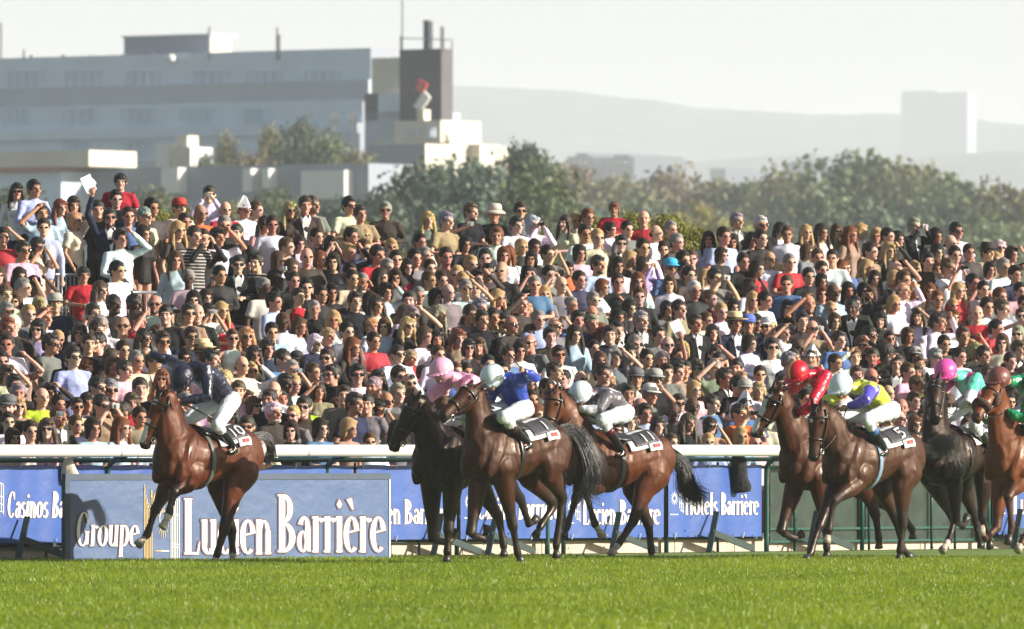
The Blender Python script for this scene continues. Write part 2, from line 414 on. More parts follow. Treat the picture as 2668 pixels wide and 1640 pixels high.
# ---------------------------------------------------------------- big sponsor board on the turf
BL = at(166, 1466, CAM_H * FPX / 301.); BR = at(1013, 1458, CAM_H * FPX / 293.)
BL.z = 0; BR.z = 0; bd = (BR - BL); bn = Vector((bd.y, -bd.x, 0)).normalized()
if bn.y > 0: bn = -bn
def board(px, py, lift=0.):
    t = (px - 166) / 847.; p = BL + bd * t; return Vector((p.x, p.y, max(zat(py, p.y), .0))) + bn * (.03 + lift)
ab = empty('advertising_board', (BL + BR) / 2); tag(ab, 'long blue sponsor board reading Groupe Lucien Barrière on the turf', 'board'); inv = ab.matrix_basis.inverted()
m = MB(); m.bar(BL + Vector((0, 0, .53)), BR + Vector((0, 0, .53)), .05, 1.06); ch(m, 'panel', M_board, ab)
m = MB(); m.bar(BL + bn * .004 + Vector((0, 0, 1.035)), BR + bn * .004 + Vector((0, 0, 1.035)), .062, .075); ch(m, 'top_hem', M_boardd, ab)
t_ = bd.normalized(); m = MB(); m.bar(BL + t_ * .035 + bn * .004 + Vector((0, 0, .0)), BL + t_ * .035 + bn * .004 + Vector((0, 0, .996)), .062, .075, up=t_); ch(m, 'side_hem', M_boardd, ab)
m = MB(); m.bar(BR - t_ * .012 + bn * .004, BR - t_ * .012 + bn * .004 + Vector((0, 0, .996)), .062, .02, up=t_); ch(m, 'edge_strip', M_bannerw, ab)
put_text(ab, 'Groupe', board, 192, 352, 1424, 1334, skew=.05)
put_text(ab, 'Lucien', board, 466, 700, 1445, 1298)
put_text(ab, 'Barrière', board, 712, 999, 1440, 1288)
m = MB(); S = []
for x, t in ((368, 1268), (371.5, 1290), (375, 1300), (379, 1310), (383, 1318), (387, 1280)): S.append(([(x, t), (x, 1461)], [2.0, 2.2]))
S += [([(368, 1262), (368, 1284)], [1, 5]), ([(386, 1276), (386, 1296)], [1, 7])]
S.append(([(404 - 13 * math.cos(R(a)), 1311 - 33 * math.sin(R(a))) for a in range(0, 91, 10)], [3.4] * 10)); S.append(([(390, 1311), (404, 1311)], [3, 3]))
for a in (20, 45, 70): S.append(([(404, 1311), (404 - 12 * math.cos(R(a)), 1311 - 31 * math.sin(R(a)))], [2, 2]))
for a in range(20, 340, 24): S.append(([(416 - 9 * math.cos(R(a)), 1360 + 24 * math.sin(R(a))), (416 - 15 * math.cos(R(a)), 1360 + 44 * math.sin(R(a)))], [2.2, .8]))
S.append(([(394, 1436), (413, 1436)], [1.5, 4.5])); S.append(([(371, 1306), (385, 1340)], [1.6, 1.6]))
ribbons(m, S, lambda u, v: board(u, v, .004)); ch(m, 'gold_emblem', M_gold, ab)
m = MB(); S = [([(416 + 9 * math.cos(R(a)), 1352 + 22 * math.sin(R(a))) for a in range(0, 361, 20)], [1.8] * 19), ([(413, 1436), (431, 1436)], [4.5, 4.5])]
for x, t in ((436, 1330), (440, 1312), (444, 1300), (448, 1306), (452, 1300), (457, 1296)): S.append(([(x, t), (x, 1462)], [2.2, 2.2]))
for y in (1300, 1340, 1416, 1424, 1458): S.append(([(435, y), (457, y + 3)], [2, 2]))
S += [([(428, 1318), (436, 1302), (440, 1294)], [2, 3, 1]), ([(420, 1340), (428, 1318)], [1.6, 2])]
ribbons(m, S, lambda u, v: board(u, v, .004)); ch(m, 'white_emblem', M_bannerw, ab)
for q in (.1, .5, .9):
    m = MB(); p = BL + bd * q - bn * .03; m.bar(p + Vector((0, 0, .8)), p - bn * .5, .03); ch(m, 'strut', M_greend, ab)

# ---------------------------------------------------------------- coat and papers over the rail
def cloth_thing(name, px, off, pts, m, lab, cat):
    """hanging cloth: outline rows of (half width, z) with depth"""
    mb = MB(); p0 = fpt(px, off); P = [p0 + Vector((sx, 0, z)) for sx, w, d_, z in pts]
    mb.tube(P, [(w, d_) for sx, w, d_, z in pts], seg=14, side=(1, 0, 0)); me = fuse(mb, name, m, voxel=.02, it=4)
    o = link(name, me); tag(o, lab, cat); return o
M_coatblk = mat('black_cloth', (.012, .012, .014), rough=.9, bump=.03, bscale=9)
cloth_thing('coat', 1921, -.06, [(0, .06, .10, 1.34), (.02, .11, .11, 1.20), (.03, .115, .07, .98), (.06, .14, .06, .86), (.07, .12, .05, .79)], M_coatblk, 'black coat hanging over the fence above the Hôtels banner', 'coat')
M_bag = mat('cream_bag', (.62, .56, .44), rough=.7, bump=.04, bscale=7)
cloth_thing('bag', 178, -.10, [(0, .05, .05, 1.27), (0, .09, .06, 1.15), (.02, .12, .06, 1.05), (.03, .12, .05, .98)], M_bag, 'cream cloth bag hanging behind the left end of the board', 'bag')

# ---------------------------------------------------------------- grass blades on the track
def grass():
    n = 240000; rg = np.random.default_rng(3)
    Y = 80 + 56 * rg.random(n) ** .92; X = (rg.random(n) * 2 - 1) * (1334 / FPX * Y + .5)
    # keep the course side of the fence only
    off = (X - FA.x) * FN.x + (Y - FA.y) * FN.y; keep = off < .04
    X, Y, off = X[keep], Y[keep], off[keep]; n = len(X)
    cl = np.array([noise.noise(Vector((x * .55, y * .16, 0))) + .6 * noise.noise(Vector((x * 2.1, y * .5, 5))) for x, y in zip(X, Y)])
    H = (.032 + .028 * rg.random(n)) * (1 + .5 * cl); H += np.where(off > -.5, .03 * rg.random(n), 0)
    a = rg.random(n) * 6.283; W = .0035 + .003 * rg.random(n); lean = .03 * rg.random(n) + .012; b = rg.random(n) * 6.283
    dx, dy = np.cos(a) * W, np.sin(a) * W; lx, ly = np.cos(b) * lean, np.sin(b) * lean
    V = np.empty((n, 5, 3)); z0 = -.005 + np.zeros(n)
    V[:, 0] = np.stack([X - dx, Y - dy, z0], 1); V[:, 1] = np.stack([X + dx, Y + dy, z0], 1)
    V[:, 2] = np.stack([X + dx * .8 + lx * .4, Y + dy * .8 + ly * .4, H * .6], 1); V[:, 3] = np.stack([X - dx * .8 + lx * .4, Y - dy * .8 + ly * .4, H * .6], 1)
    V[:, 4] = np.stack([X + lx, Y + ly, H], 1)
    me = bpy.data.meshes.new('grass'); i = np.arange(n) * 5
    me.vertices.add(n * 5); me.vertices.foreach_set('co', V.ravel())
    loops = np.stack([i, i + 1, i + 2, i + 3, i + 3, i + 2, i + 4], 1).ravel()
    me.loops.add(len(loops)); me.loops.foreach_set('vertex_index', loops)
    st_ = np.stack([np.arange(n) * 7, np.arange(n) * 7 + 4], 1).ravel(); tot = np.tile([4, 3], n)
    me.polygons.add(n * 2); me.polygons.foreach_set('loop_start', st_); me.polygons.foreach_set('loop_total', tot)
    me.update(); me.validate()
    t = np.clip(.5 + .45 * cl + .20 * rg.standard_normal(n), 0, 1)[:, None]
    C = np.array((.125, .195, .016)) * (1 - t) + np.array((.215, .295, .032)) * t
    dry = (rg.random(n) < .025)[:, None]; C = np.where(dry, np.array((.28, .26, .10)), C)
    C5 = np.repeat(C, 5, 0); set_cols(me, C5)
    m = bpy.data.materials.new('grass_blade'); m.use_nodes = True; nt = m.node_tree; nn = nt.nodes; l = nt.links
    bs = nn['Principled BSDF']; at_ = nn.new('ShaderNodeAttribute'); at_.attribute_name = 'col'
    l.new(at_.outputs['Color'], bs.inputs['Base Color']); bs.inputs['Roughness'].default_value = .38; bs.inputs['Specular IOR Level'].default_value = .3
    tr = nn.new('ShaderNodeBsdfTranslucent'); vm = nn.new('ShaderNodeVectorMath'); vm.operation = 'MULTIPLY'; vm.inputs[1].default_value = (1.7, 1.5, .5)
    l.new(at_.outputs['Color'], vm.inputs[0]); l.new(vm.outputs[0], tr.inputs['Color'])
    mx = nn.new('ShaderNodeMixShader'); mx.inputs[0].default_value = .45; l.new(bs.outputs[0], mx.inputs[1]); l.new(tr.outputs[0], mx.inputs[2])
    l.new(mx.outputs[0], nn['Material Output'].inputs['Surface'])
    me.materials.append(m); o = link('grass', me); tag(o, 'short bright green turf grass of the course', 'grass', kind='stuff')
grass()
# clods kicked up behind hooves
g = MB(); rd = random.Random(5)
for cx, cy, Y, sp in ((1800, 1400, 134, 90), (1330, 1440, 132, 60), (2460, 1380, 135, 90), (2000, 1450, 133, 60), (620, 1460, 129, 20), (1500, 1440, 133, 60)):
    for _ in range(26):
        p = at(cx + rd.gauss(0, sp * .6), cy + rd.gauss(0, 26), Y + rd.uniform(-.6, .6)); r = rd.uniform(.004, .011)
        if p.z < .02: p.z = .02
        g.ell(p, (r, r * .7, r * rd.uniform(.5, 1.4)), seg=5, rings=4)
tag(g.obj('turf_clods', M_soil), 'small dark bits of turf thrown up by the hooves', 'turf clods', kind='stuff')
# ================================================================ far background
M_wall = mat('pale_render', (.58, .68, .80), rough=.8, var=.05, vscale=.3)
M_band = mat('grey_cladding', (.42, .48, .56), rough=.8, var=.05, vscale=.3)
M_cream = mat('cream_and_sunlit_wall', (.62, .58, .48), rough=.8, var=.06, vscale=.3)
M_pent = mat('blue_grey_wall', (.27, .30, .36), rough=.8)
M_brown = mat('dark_brown_cladding', (.022, .030, .046), rough=.7, var=.1, vscale=.5)
M_mauve = mat('mauve_brick', (.10, .09, .105), rough=.8, var=.1, vscale=.5)
M_glass = mat('window_glass', (.012, .014, .022), rough=.5, spec=.2)
M_blind = mat('window_blind', (.45, .42, .36), rough=.8)
M_met = mat('roof_metal', (.25, .26, .28), rough=.5)
M_red = mat('red_sign', (.55, .05, .04), rough=.5)
M_dish = mat('white_dish', (.70, .70, .68), rough=.35)
M_pale = mat('pale_concrete', (.38, .42, .46), rough=.9)
M_dim = mat('dim_concrete', (.11, .13, .16), rough=.9)
M_rooft = mat('red_roof', (.35, .14, .10), rough=.8)
BDIR = Vector((.80, -.60, 0)); BBACK = Vector((.60, .80, 0))
def bp(px, py, Y0, px0=500.):
    """point on a facade plane that runs along BDIR through column px0 at distance Y0"""
    k = (px - 1334) / FPX; k0 = (px0 - 1334) / FPX; A = Vector((k0 * Y0, Y0, 0))
    t = (k * A.y - A.x) / (BDIR.x - k * BDIR.y); p = A + BDIR * t; p.z = CAM_H + (HORIZ - py) / FPX * p.y; return p
def block(par, name, m, pa, pb, pt, pbm, Y0, dep, px0=500., out=0., sidem=None):
    a = bp(pa, pt, Y0, px0); b = bp(pb, pt, Y0, px0); zt = a.z; zb = max(0., bp(pa, pbm, Y0, px0).z) if pbm is not None else 0.
    a.z = b.z = 0; a -= BBACK * out; b -= BBACK * out; c = b + BBACK * (dep + out); d = a + BBACK * (dep + out)
    mb = MB(); V = [Vector((p.x, p.y, z)) for z in (zb, zt) for p in (a, b, c, d)]
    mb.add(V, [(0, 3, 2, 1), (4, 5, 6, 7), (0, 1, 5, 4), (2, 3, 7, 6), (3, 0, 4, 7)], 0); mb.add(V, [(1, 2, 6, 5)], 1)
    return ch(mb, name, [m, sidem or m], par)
def windows(par, groups, pt, pb, Y0, n=4, px0=500., blind=.2, rd=random.Random(4)):
    for a, b in groups:
        w = (b - a) / n
        for i in range(n):
            x0 = a + i * w + w * .07; x1 = a + (i + 1) * w - w * .07
            P = [bp(x0, pb, Y0, px0), bp(x1, pb, Y0, px0), bp(x1, pt, Y0, px0), bp(x0, pt, Y0, px0)]
            P[1].z = P[0].z; P[3].z = P[2].z = P[2].z
            mb = MB(); f = [p - BBACK * .10 for p in P]
            for q in range(4): mb.bar(f[q], f[(q + 1) % 4], .06, .14, up=BBACK)
            fr = ch(mb, 'window', M_wall, par)
            mb = MB(); mb.add([p - BBACK * .04 for p in P], [(0, 1, 2, 3)]); pn = mb.obj('pane', M_blind if rd.random() < blind else M_glass, fr)
            pn.matrix_parent_inverse = fr.matrix_parent_inverse
def bldg(name, label, px, Y0, cat='building', px0=500.):
    p = bp(px, 1100, Y0, px0); p.z = 0; e = empty(name, p); tag(e, label, cat); return e
Yb = 1000.
b = bldg('apartment_block', 'long pale terraced block with a penthouse on the left skyline', 480, Yb)
block(b, 'storey', M_wall, -120, 966, 156, 236, Yb, 4, out=.0, sidem=M_pent)  # storey end faces in a darker colour to tone down their sunlit white
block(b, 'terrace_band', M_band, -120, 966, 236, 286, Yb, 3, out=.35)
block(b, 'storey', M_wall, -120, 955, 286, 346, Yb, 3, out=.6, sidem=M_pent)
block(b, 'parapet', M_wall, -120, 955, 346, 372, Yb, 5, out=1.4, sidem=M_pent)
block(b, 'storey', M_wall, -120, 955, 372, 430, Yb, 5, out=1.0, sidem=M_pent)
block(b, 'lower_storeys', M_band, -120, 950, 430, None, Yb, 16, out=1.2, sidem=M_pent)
block(b, 'penthouse', M_pent, 288, 512, 97, 156, Yb, 5.2, out=-2, sidem=M_cream)  # side face paler than the front: sunshine put into the colour
block(b, 'penthouse_roof', M_band, 285, 516, 93, 98, Yb, 6.0, out=-1.8)
windows(b, [(25, 115), (172, 265), (330, 418), (507, 597), (645, 735), (795, 890)], 186, 230, Yb - .0)
windows(b, [(5, 82), (165, 255), (318, 408), (472, 562), (628, 690)], 284, 322, Yb - .95)
windows(b, [(165, 235), (318, 400)], 370, 402, Yb - 1.35)
windows(b, [(330, 350), (395, 410), (470, 500)], 137, 152, Yb + 2.4, n=1)
rd = random.Random(9)
for i in range(12):
    x = -20 + i * 82 + rd.uniform(-20, 20); block(b, 'roof_vent', M_met, x, x + rd.uniform(8, 22), 148 - rd.uniform(0, 8), 156, Yb + 3, 1.0)
for x, t in ((62, 130), (545, 70), (722, 72), (728, 90), (2, 60)):
    mb = MB(); mb.bar(bp(x, 157, Yb), bp(x, t, Yb), .2); ch(mb, 'aerial', M_met, b)
mb = MB(); mb.ell(bp(445, 153, Yb - 1), (.45, .45, .45)); ch(mb, 'roof_dish', M_dish, b, True)
b = bldg('stair_block', 'cream stair block between the long pale block and the dark tower', 1000, Yb - 12)
block(b, 'wall', M_cream, 968, 1042, 152, 246, Yb - 12, 6, sidem=M_cream); block(b, 'wall', M_brown, 950, 985, 244, 316, Yb - 12, 6); block(b, 'wall', M_wall, 985, 1042, 246, 292, Yb - 13, 6); block(b, 'lower_wall', M_band, 950, 1060, 292, None, Yb - 12, 8)
mb = MB(); mb.ell(bp(1050, 255, Yb - 14), (.5, .4, 1.1)); ch(mb, 'roof_dish', M_dish, b, True)
for x in (872, 918):
    mb = MB(); mb.ell(bp(x, 308, Yb - 14), (.55, .3, .55)); mb.bar(bp(x, 308, Yb - 14), bp(x, 420, Yb - 14), .12); ch(mb, 'roof_dish', M_dish, b, True)
b = bldg('dark_tower', 'dark brown square tower with chimney and mast', 1095, Yb - 15)
block(b, 'tower_wall', M_brown, 1041, 1150, 130, None, Yb - 15, 1.7, sidem=M_mauve)
block(b, 'chimney', M_brown, 1103, 1117, 56, 130, Yb - 14, .6); block(b, 'chimney_cap', M_met, 1101, 1119, 53, 57, Yb - 14, .7)
for x, t in ((1152, 70), (1048, 0), (1178, 108), (1044, 95)):
    mb = MB(); mb.bar(bp(x, 131, Yb - 14), bp(x, t, Yb - 14), .14 if x != 1152 else .35); ch(mb, 'mast', M_met, b)
mb = MB(); mb.bar(bp(1042, 100, Yb - 14), bp(1180, 104, Yb - 14), .10); ch(mb, 'roof_railing', M_met, b)
mb = MB(); mb.bar(bp(1094, 240, Yb - 17), bp(1104, 212, Yb - 17), 1.0, .2, up=BBACK); sg = ch(mb, 'red_sign', M_red, b)
mb = MB(); mb.bar(bp(1088, 285, Yb - 18), bp(1114, 246, Yb - 18), .9, .3, up=BBACK); ch(mb, 'white_awning', M_dish, b)
b = bldg('cream_villa', 'small cream house at the foot of the dark tower', 1080, Yb - 25)
block(b, 'wall', M_cream, 1028, 1148, 316, None, Yb - 25, 6); block(b, 'chimney', M_cream, 1086, 1104, 286, 316, Yb - 25, 1)
windows(b, [(1050, 1090), (1115, 1135)], 335, 358, Yb - 25.4, n=2, blind=.5)
b = bldg('low_hall', 'grey hall with sunlit cream gable right of the garden trees', 1040, Yb - 60)
block(b, 'wall', M_pent, 960, 1108, 378, None, Yb - 60, 12, sidem=M_cream)  # gable in a paler colour than the front, standing for sunlight on it
block(b, 'annexe_wall', M_cream, 1108, 1250, 379, None, Yb - 52, 3)
b = bldg('cream_terrace', 'long low cream terrace at the left edge', 110, 845)
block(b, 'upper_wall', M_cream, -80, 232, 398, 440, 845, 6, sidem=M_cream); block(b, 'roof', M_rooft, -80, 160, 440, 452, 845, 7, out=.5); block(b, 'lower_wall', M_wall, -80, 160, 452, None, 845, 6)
b = bldg('grey_pavilion', 'low grey pavilion with bright white bays behind the back row', 560, 850)
block(b, 'wall', M_pent, 150, 960, 442, None, 850, 6)
for a_, c_, t_, m_ in ((428, 472, 438, 505), (640, 662, 440, 500), (690, 708, 440, 490), (792, 905, 446, 520)): block(b, 'bay', M_dish, a_, c_, t_, m_, 849, 1.6, out=.4, sidem=M_dish)
b = bldg('white_kiosk', 'small white kiosk with a tall chimney among the garden trees', 445, 905)
block(b, 'wall', M_dish, 406, 440, 376, None, 905, 2, sidem=M_dish); block(b, 'wall', M_cream, 448, 496, 384, None, 904, 3, sidem=M_dish); block(b, 'chimney', M_cream, 458, 488, 354, 384, 905, 1.5)
b = bldg('hazy_offices', 'pale hazy office blocks beyond the central trees', 1560, 3600)
for a_, c_, t_ in ((1478, 1545, 408), (1545, 1652, 412), (1500, 1530, 400), (1600, 1640, 404)): block(b, 'wall', M_dim, a_, c_, t_, None, 3600, 30, 1500)
windows(b, [(1552, 1645)], 420, 427, 3598, n=6, px0=1500); windows(b, [(1484, 1540)], 420, 427, 3598, n=4, px0=1500)
b = bldg('distant_houses', 'low hazy houses left of the tall right hand trees', 2080, 4200)
for a_, c_, t_ in ((2040, 2085, 424), (2085, 2128, 430), (1850, 1890, 440)): block(b, 'wall', M_dim, a_, c_, t_, None, 4200, 30, 2000)
b = bldg('tower_block', 'faint pale tower block on the right ridge', 2430, 9400)
block(b, 'wall', M_pale, 2348, 2520, 243, None, 9400, 14, 2400); block(b, 'roof', M_pale, 2352, 2440, 238, 243, 9400, 40, 2400)
windows(b, [(2360, 2520)], 252, 258, 9396, n=8, px0=2400)
# hills
def ridge(name, pts, Y, depth, m, amp, seed, lab=None):
    xs = np.linspace(-3000, 5600, 430); py = np.interp(xs, [p[0] for p in pts], [p[1] for p in pts]); V = []; rows = 8
    for j in range(rows):
        t = j / (rows - 1); 
        for x, y in zip(xs, py):
            nz = noise.noise(Vector((x * .012, seed, j * .4))) * amp + noise.noise(Vector((x * .05, seed + 3, j))) * amp * .4
            yy = y - nz; zt = zat(yy, Y); Yr = Y - depth * (1 - t); z = zt * math.sin(t * math.pi / 2)
            V.append(((x - 1334) / FPX * Y, Yr, z - (2 if j == 0 else 0)))
    for x, y in zip(xs, py): V.append(((x - 1334) / FPX * Y, Y + depth, -2))
    n = len(xs); mb = MB(); mb.add(V, [(j * n + i, j * n + i + 1, (j + 1) * n + i + 1, (j + 1) * n + i) for j in range(rows) for i in range(n - 1)])
    o = mb.obj(name, m, sm=True); tag(o, kind='structure'); return o
M_hill = mat('wooded_hill', (.085, .11, .09), rough=1, var=.5, vscale=.02)
ridge('hills', [(-3000, 300), (-500, 250), (900, 226), (1180, 224), (1320, 228), (1500, 240), (1700, 262), (1850, 285), (2000, 292), (2120, 300), (2350, 296), (2500, 308), (2668, 325), (3200, 380), (5600, 460)], 10300, 1500, M_hill, 5, 1)
ridge('near_hills', [(-3000, 480), (1300, 470), (1700, 430), (1900, 415), (2100, 400), (2300, 420), (2600, 395), (3300, 420), (5600, 480)], 7800, 800, M_hill, 6, 7)

# ---------------------------------------------------------------- trees
def leafmat(name):
    m = bpy.data.materials.new(name); m.use_nodes = True; nt = m.node_tree; nn = nt.nodes; l = nt.links; bs = nn['Principled BSDF']
    oi = nn.new('ShaderNodeObjectInfo'); at_ = nn.new('ShaderNodeAttribute'); at_.attribute_name = 'col'
    vm = nn.new('ShaderNodeVectorMath'); vm.operation = 'MULTIPLY'; l.new(oi.outputs['Color'], vm.inputs[0]); l.new(at_.outputs['Color'], vm.inputs[1])
    l.new(vm.outputs[0], bs.inputs['Base Color']); bs.inputs['Roughness'].default_value = .6
    tr = nn.new('ShaderNodeBsdfTranslucent'); l.new(vm.outputs[0], tr.inputs['Color']); mx = nn.new('ShaderNodeMixShader'); mx.inputs[0].default_value = .3
    l.new(bs.outputs[0], mx.inputs[1]); l.new(tr.outputs[0], mx.inputs[2]); l.new(mx.outputs[0], nn['Material Output'].inputs['Surface']); return m
M_leaf = leafmat('foliage'); M_bark = mat('bark', (.09, .07, .05), rough=.95, var=.3, vscale=4)
def crown_mesh(seed, n=9000, leaf=.04, lobes=16, tall=.5):
    """crown in a unit box: leaf-sized faces clustered on lobes"""
    rg = np.random.default_rng(seed); L = []
    for i in range(lobes):
        a = i * 2.399 + rg.random(); z = (i + .5) / lobes; r = .30 * math.sin(math.pi * (.12 + .80 * z)) * (.55 + .5 * rg.random())
        L.append((math.cos(a) * r, math.sin(a) * r, .16 + z * .62, .17 + .10 * rg.random()))
    L.append((rg.normal() * .04, 0, .80, .16))
    V = []; F = []; C = []
    per = n // len(L)
    for (x, y, z, r) in L:
        tint = .7 + .6 * rg.random(); yel = rg.random()
        d = rg.standard_normal((per, 3)); d /= np.linalg.norm(d, axis=1)[:, None]
        rad = r * (.55 + .5 * rg.random(per) ** .6) * (1 + .22 * np.sin(d[:, 0] * 5 + seed) * np.cos(d[:, 2] * 6))
        P = np.array((x, y, z)) + d * rad[:, None] * np.array((1, 1, .85))
        for p, dd in zip(P, d):
            u = rg.standard_normal(3); nrm_ = dd + .8 * rg.standard_normal(3); u -= nrm_ * (u @ nrm_) / (nrm_ @ nrm_); u /= np.linalg.norm(u) + 1e-9
            w = np.cross(nrm_, u); w /= np.linalg.norm(w) + 1e-9; s = leaf * (.5 + rg.random()) * .5; i0 = len(V)
            V += [p - u * s, p + w * s * .6, p + u * s, p - w * s * .6]; F.append((i0, i0 + 1, i0 + 2, i0 + 3))
            v = tint * (.75 + .5 * rg.random()); C += [(v * (1 + .25 * yel), v, v * (1 - .2 * yel))] * 4
    me = bpy.data.meshes.new('crown'); me.from_pydata([tuple(p) for p in V], [], F); me.materials.append(M_leaf)
    set_cols(me, np.array(C)); me.update(); return me
CROWNS = [crown_mesh(i + 11) for i in range(5)]
tm = MB(); tm.tube([(0, 0, -.02), (.01, 0, .15), (0, .01, .35), (.02, 0, .6)], [.035, .026, .02, .008], seg=8)
for a in (.5, 2.4, 4.3): tm.tube([(0, 0, .26), (math.cos(a) * .12, math.sin(a) * .12, .42), (math.cos(a) * .2, math.sin(a) * .2, .58)], [.014, .009, .004], seg=6)
TRUNK = tm.mesh('trunk', M_bark, True)
GR, DG, OL, AU, YG, TE = (.10, .15, .075), (.07, .12, .075), (.15, .17, .075), (.17, .15, .085), (.26, .28, .07), (.075, .13, .10)
TREES = [  # column, top row, width px, distance, colour, label
 (-30, 400, 150, 860, OL, 'olive tree at the left edge beyond the back row'), (258, 372, 90, 880, YG, 'yellow green slim tree left of the white kiosk'), (330, 408, 140, 870, DG, 'dark low tree between yellow green tree and kiosk'),
 (405, 470, 190, 640, GR, 'green tree behind the white paper hat'), (590, 330, 80, 890, OL, 'pointed olive tree right of the white kiosk'), (540, 370, 120, 880, TE, 'bluish bushy tree beside the pointed olive tree'),
 (655, 375, 120, 870, AU, 'brownish garden tree below the pale block'), (705, 300, 90, 890, OL, 'tall olive garden tree in front of the block'), (780, 292, 150, 880, DG, 'dark round garden tree left of the roof dishes'),
 (850, 330, 170, 870, GR, 'broad green garden tree below the roof dishes'), (930, 362, 130, 860, OL, 'olive tree left of the grey hall'), (720, 470, 170, 640, GR, 'green tree between the white bays'),
 (985, 352, 60, 930, GR, 'small green tree by the dark tower foot'), (1165, 348, 70, 930, DG, 'small dark bush right of the dark tower'), (860, 520, 160, 600, TE, 'blue green tree over the bald man'),
 (980, 470, 260, 560, TE, 'blue green tree left of the great dark crown'), (1110, 398, 330, 600, DG, 'great dark tree crown right of the grey hall'), (1240, 392, 300, 590, TE, 'wide blue green tree in the centre left'),
 (1372, 358, 190, 620, DG, 'dark round tree top standing highest in the centre'), (1400, 420, 260, 560, GR, 'green tree under the highest dark top'), (1180, 500, 300, 480, TE, 'lower blue green tree over the straw hats'),
 (1490, 432, 150, 640, AU, 'reddish brown tree beside the hazy offices'), (1600, 466, 200, 640, OL, 'olive tree below the hazy offices'), (1730, 446, 210, 660, AU, 'autumn brown tree in the middle of the wood'),
 (1650, 520, 260, 500, DG, 'dark tree right of centre behind the yellow bushes'), (1870, 462, 200, 640, OL, 'olive tree left of the tallest right hand tree'), (1960, 470, 200, 620, GR, 'green tree under the distant houses'),
 (1540, 540, 240, 470, TE, 'low blue green tree behind the small boy'), (1840, 545, 260, 470, YG, 'pale yellow green tree above the bushes'), (2060, 448, 220, 600, OL, 'olive tree beside the tallest right hand tree'),
 (2235, 378, 300, 560, GR, 'tallest broad green tree on the right'), (2370, 420, 270, 555, OL, 'second broad tree right of the tallest one'), (2480, 455, 230, 540, GR, 'green tree below the faint tower block'),
 (2600, 482, 230, 540, OL, 'olive tree near the right edge'), (2740, 470, 260, 540, DG, 'dark tree cut by the right edge'), (2040, 560, 280, 460, TE, 'low blue green tree over the grey haired man'),
 (2290, 520, 300, 450, DG, 'lower dark tree under the tallest right tree'), (2520, 560, 300, 440, GR, 'low green tree above the right hand back row'), (2700, 560, 260, 450, OL, 'low olive tree in the right corner'),
 (2160, 500, 240, 480, GR, 'green tree between the two right crowns'), (40, 455, 200, 640, GR, 'green tree behind the long haired woman'), (600, 500, 180, 620, OL, 'olive tree behind the man with the video camera')]
for i, (px, pt, w, Y, c_, lab) in enumerate(TREES):
    if px > 1400: Y *= 1.9; pt -= 22; w *= 1.25
    p = at(px, pt + (12 if px < 960 else 6), Y); h = p.z; wd = w / FPX * Y * (1.5 if px > 960 else 1.4)
    root = empty('tree', (p.x, Y, 0), rz=i * 1.7); tag(root, lab, 'tree', 'trees beyond the stand')
    zs = min(h, max(wd * 1.25, h * .45))
    cr = link('crown', CROWNS[i % 5], root); cr.scale = (wd / .95, wd / .95, zs); cr.location = (0, 0, h - zs * .98); cr.color = (*[v * 1.0 for v in c_], 1)
    tr = link('trunk', TRUNK, root); tr.scale = (min(wd, h) , min(wd, h), h)
# yellow green bushes just behind the top of the terrace
for i, (px, pt, w, Y, lab) in enumerate(((1010, 640, 130, 176, 'sunlit yellow green bush behind the crowd left of the man in black'), (1060, 655, 120, 177, 'small yellow bush behind the blond woman'), (1385, 590, 150, 181, 'yellow green bush behind the man in white'),
     (1560, 560, 120, 183, 'thin green bush behind the boy on shoulders'), (1650, 548, 130, 183, 'yellow bush left of the man in red'), (1740, 552, 150, 184, 'tall yellow green bush right of the man in red'), (1815, 590, 130, 184, 'yellowing bush left of the grey haired man'),
     (500, 535, 120, 170, 'yellow green bush behind the orange scarf'), (420, 545, 100, 170, 'small green bush behind the raised fist'), (935, 570, 100, 175, 'green bush beside the man in the dark waistcoat'))):
    p = at(px, pt, Y); root = empty('bush', (p.x, Y, 0), rz=i); tag(root, lab, 'bush', 'bushes behind the back row'); wd = w / FPX * Y
    cr = link('crown', CROWNS[(i * 2 + 1) % 5], root); zs = min(p.z, wd * 1.5); cr.scale = (wd * 1.3, wd * 1.3, zs); cr.location = (0, 0, p.z - zs * .97); cr.color = (.19, .21, .035, 1)
    tr = link('trunk', TRUNK, root); tr.scale = (1.2, 1.2, p.z)
# ================================================================ horses and jockeys
FIX = 0                                       # set by the builder for lengths printout
M_coat = mat('horse_coat', rough=.31, spec=.32, src='attr', var=.18, vscale=9, bump=.006, bscale=12)
M_coat.node_tree.nodes['Principled BSDF'].inputs['Specular Tint'].default_value = (1, .80, .66, 1)
def sweaty(m, lo=.29, hi=.66, sc=5.):
    """wet and dry patches: roughness follows a noise"""
    n = m.node_tree.nodes; l = m.node_tree.links; nz = n.new('ShaderNodeTexNoise'); nz.inputs['Scale'].default_value = sc; nz.inputs['Detail'].default_value = 6; nz.inputs['Roughness'].default_value = .65
    mp = n.new('ShaderNodeMapping'); mp.inputs['Scale'].default_value = (1, 1, .45); tc = n.new('ShaderNodeTexCoord'); l.new(tc.outputs['Object'], mp.inputs[0]); l.new(mp.outputs[0], nz.inputs['Vector'])
    mr = n.new('ShaderNodeMapRange'); mr.inputs['From Min'].default_value = .35; mr.inputs['From Max'].default_value = .65; mr.inputs['To Min'].default_value = lo; mr.inputs['To Max'].default_value = hi
    l.new(nz.outputs['Fac'], mr.inputs['Value']); l.new(mr.outputs[0], n['Principled BSDF'].inputs['Roughness'])
sweaty(M_coat)
M_hair = mat('horse_hair', (.012, .011, .011), rough=.42, spec=.5, var=.3, vscale=30)
M_tail = mat('tail_hair', (.016, .014, .013), rough=.38, spec=.6, var=.3, vscale=30)
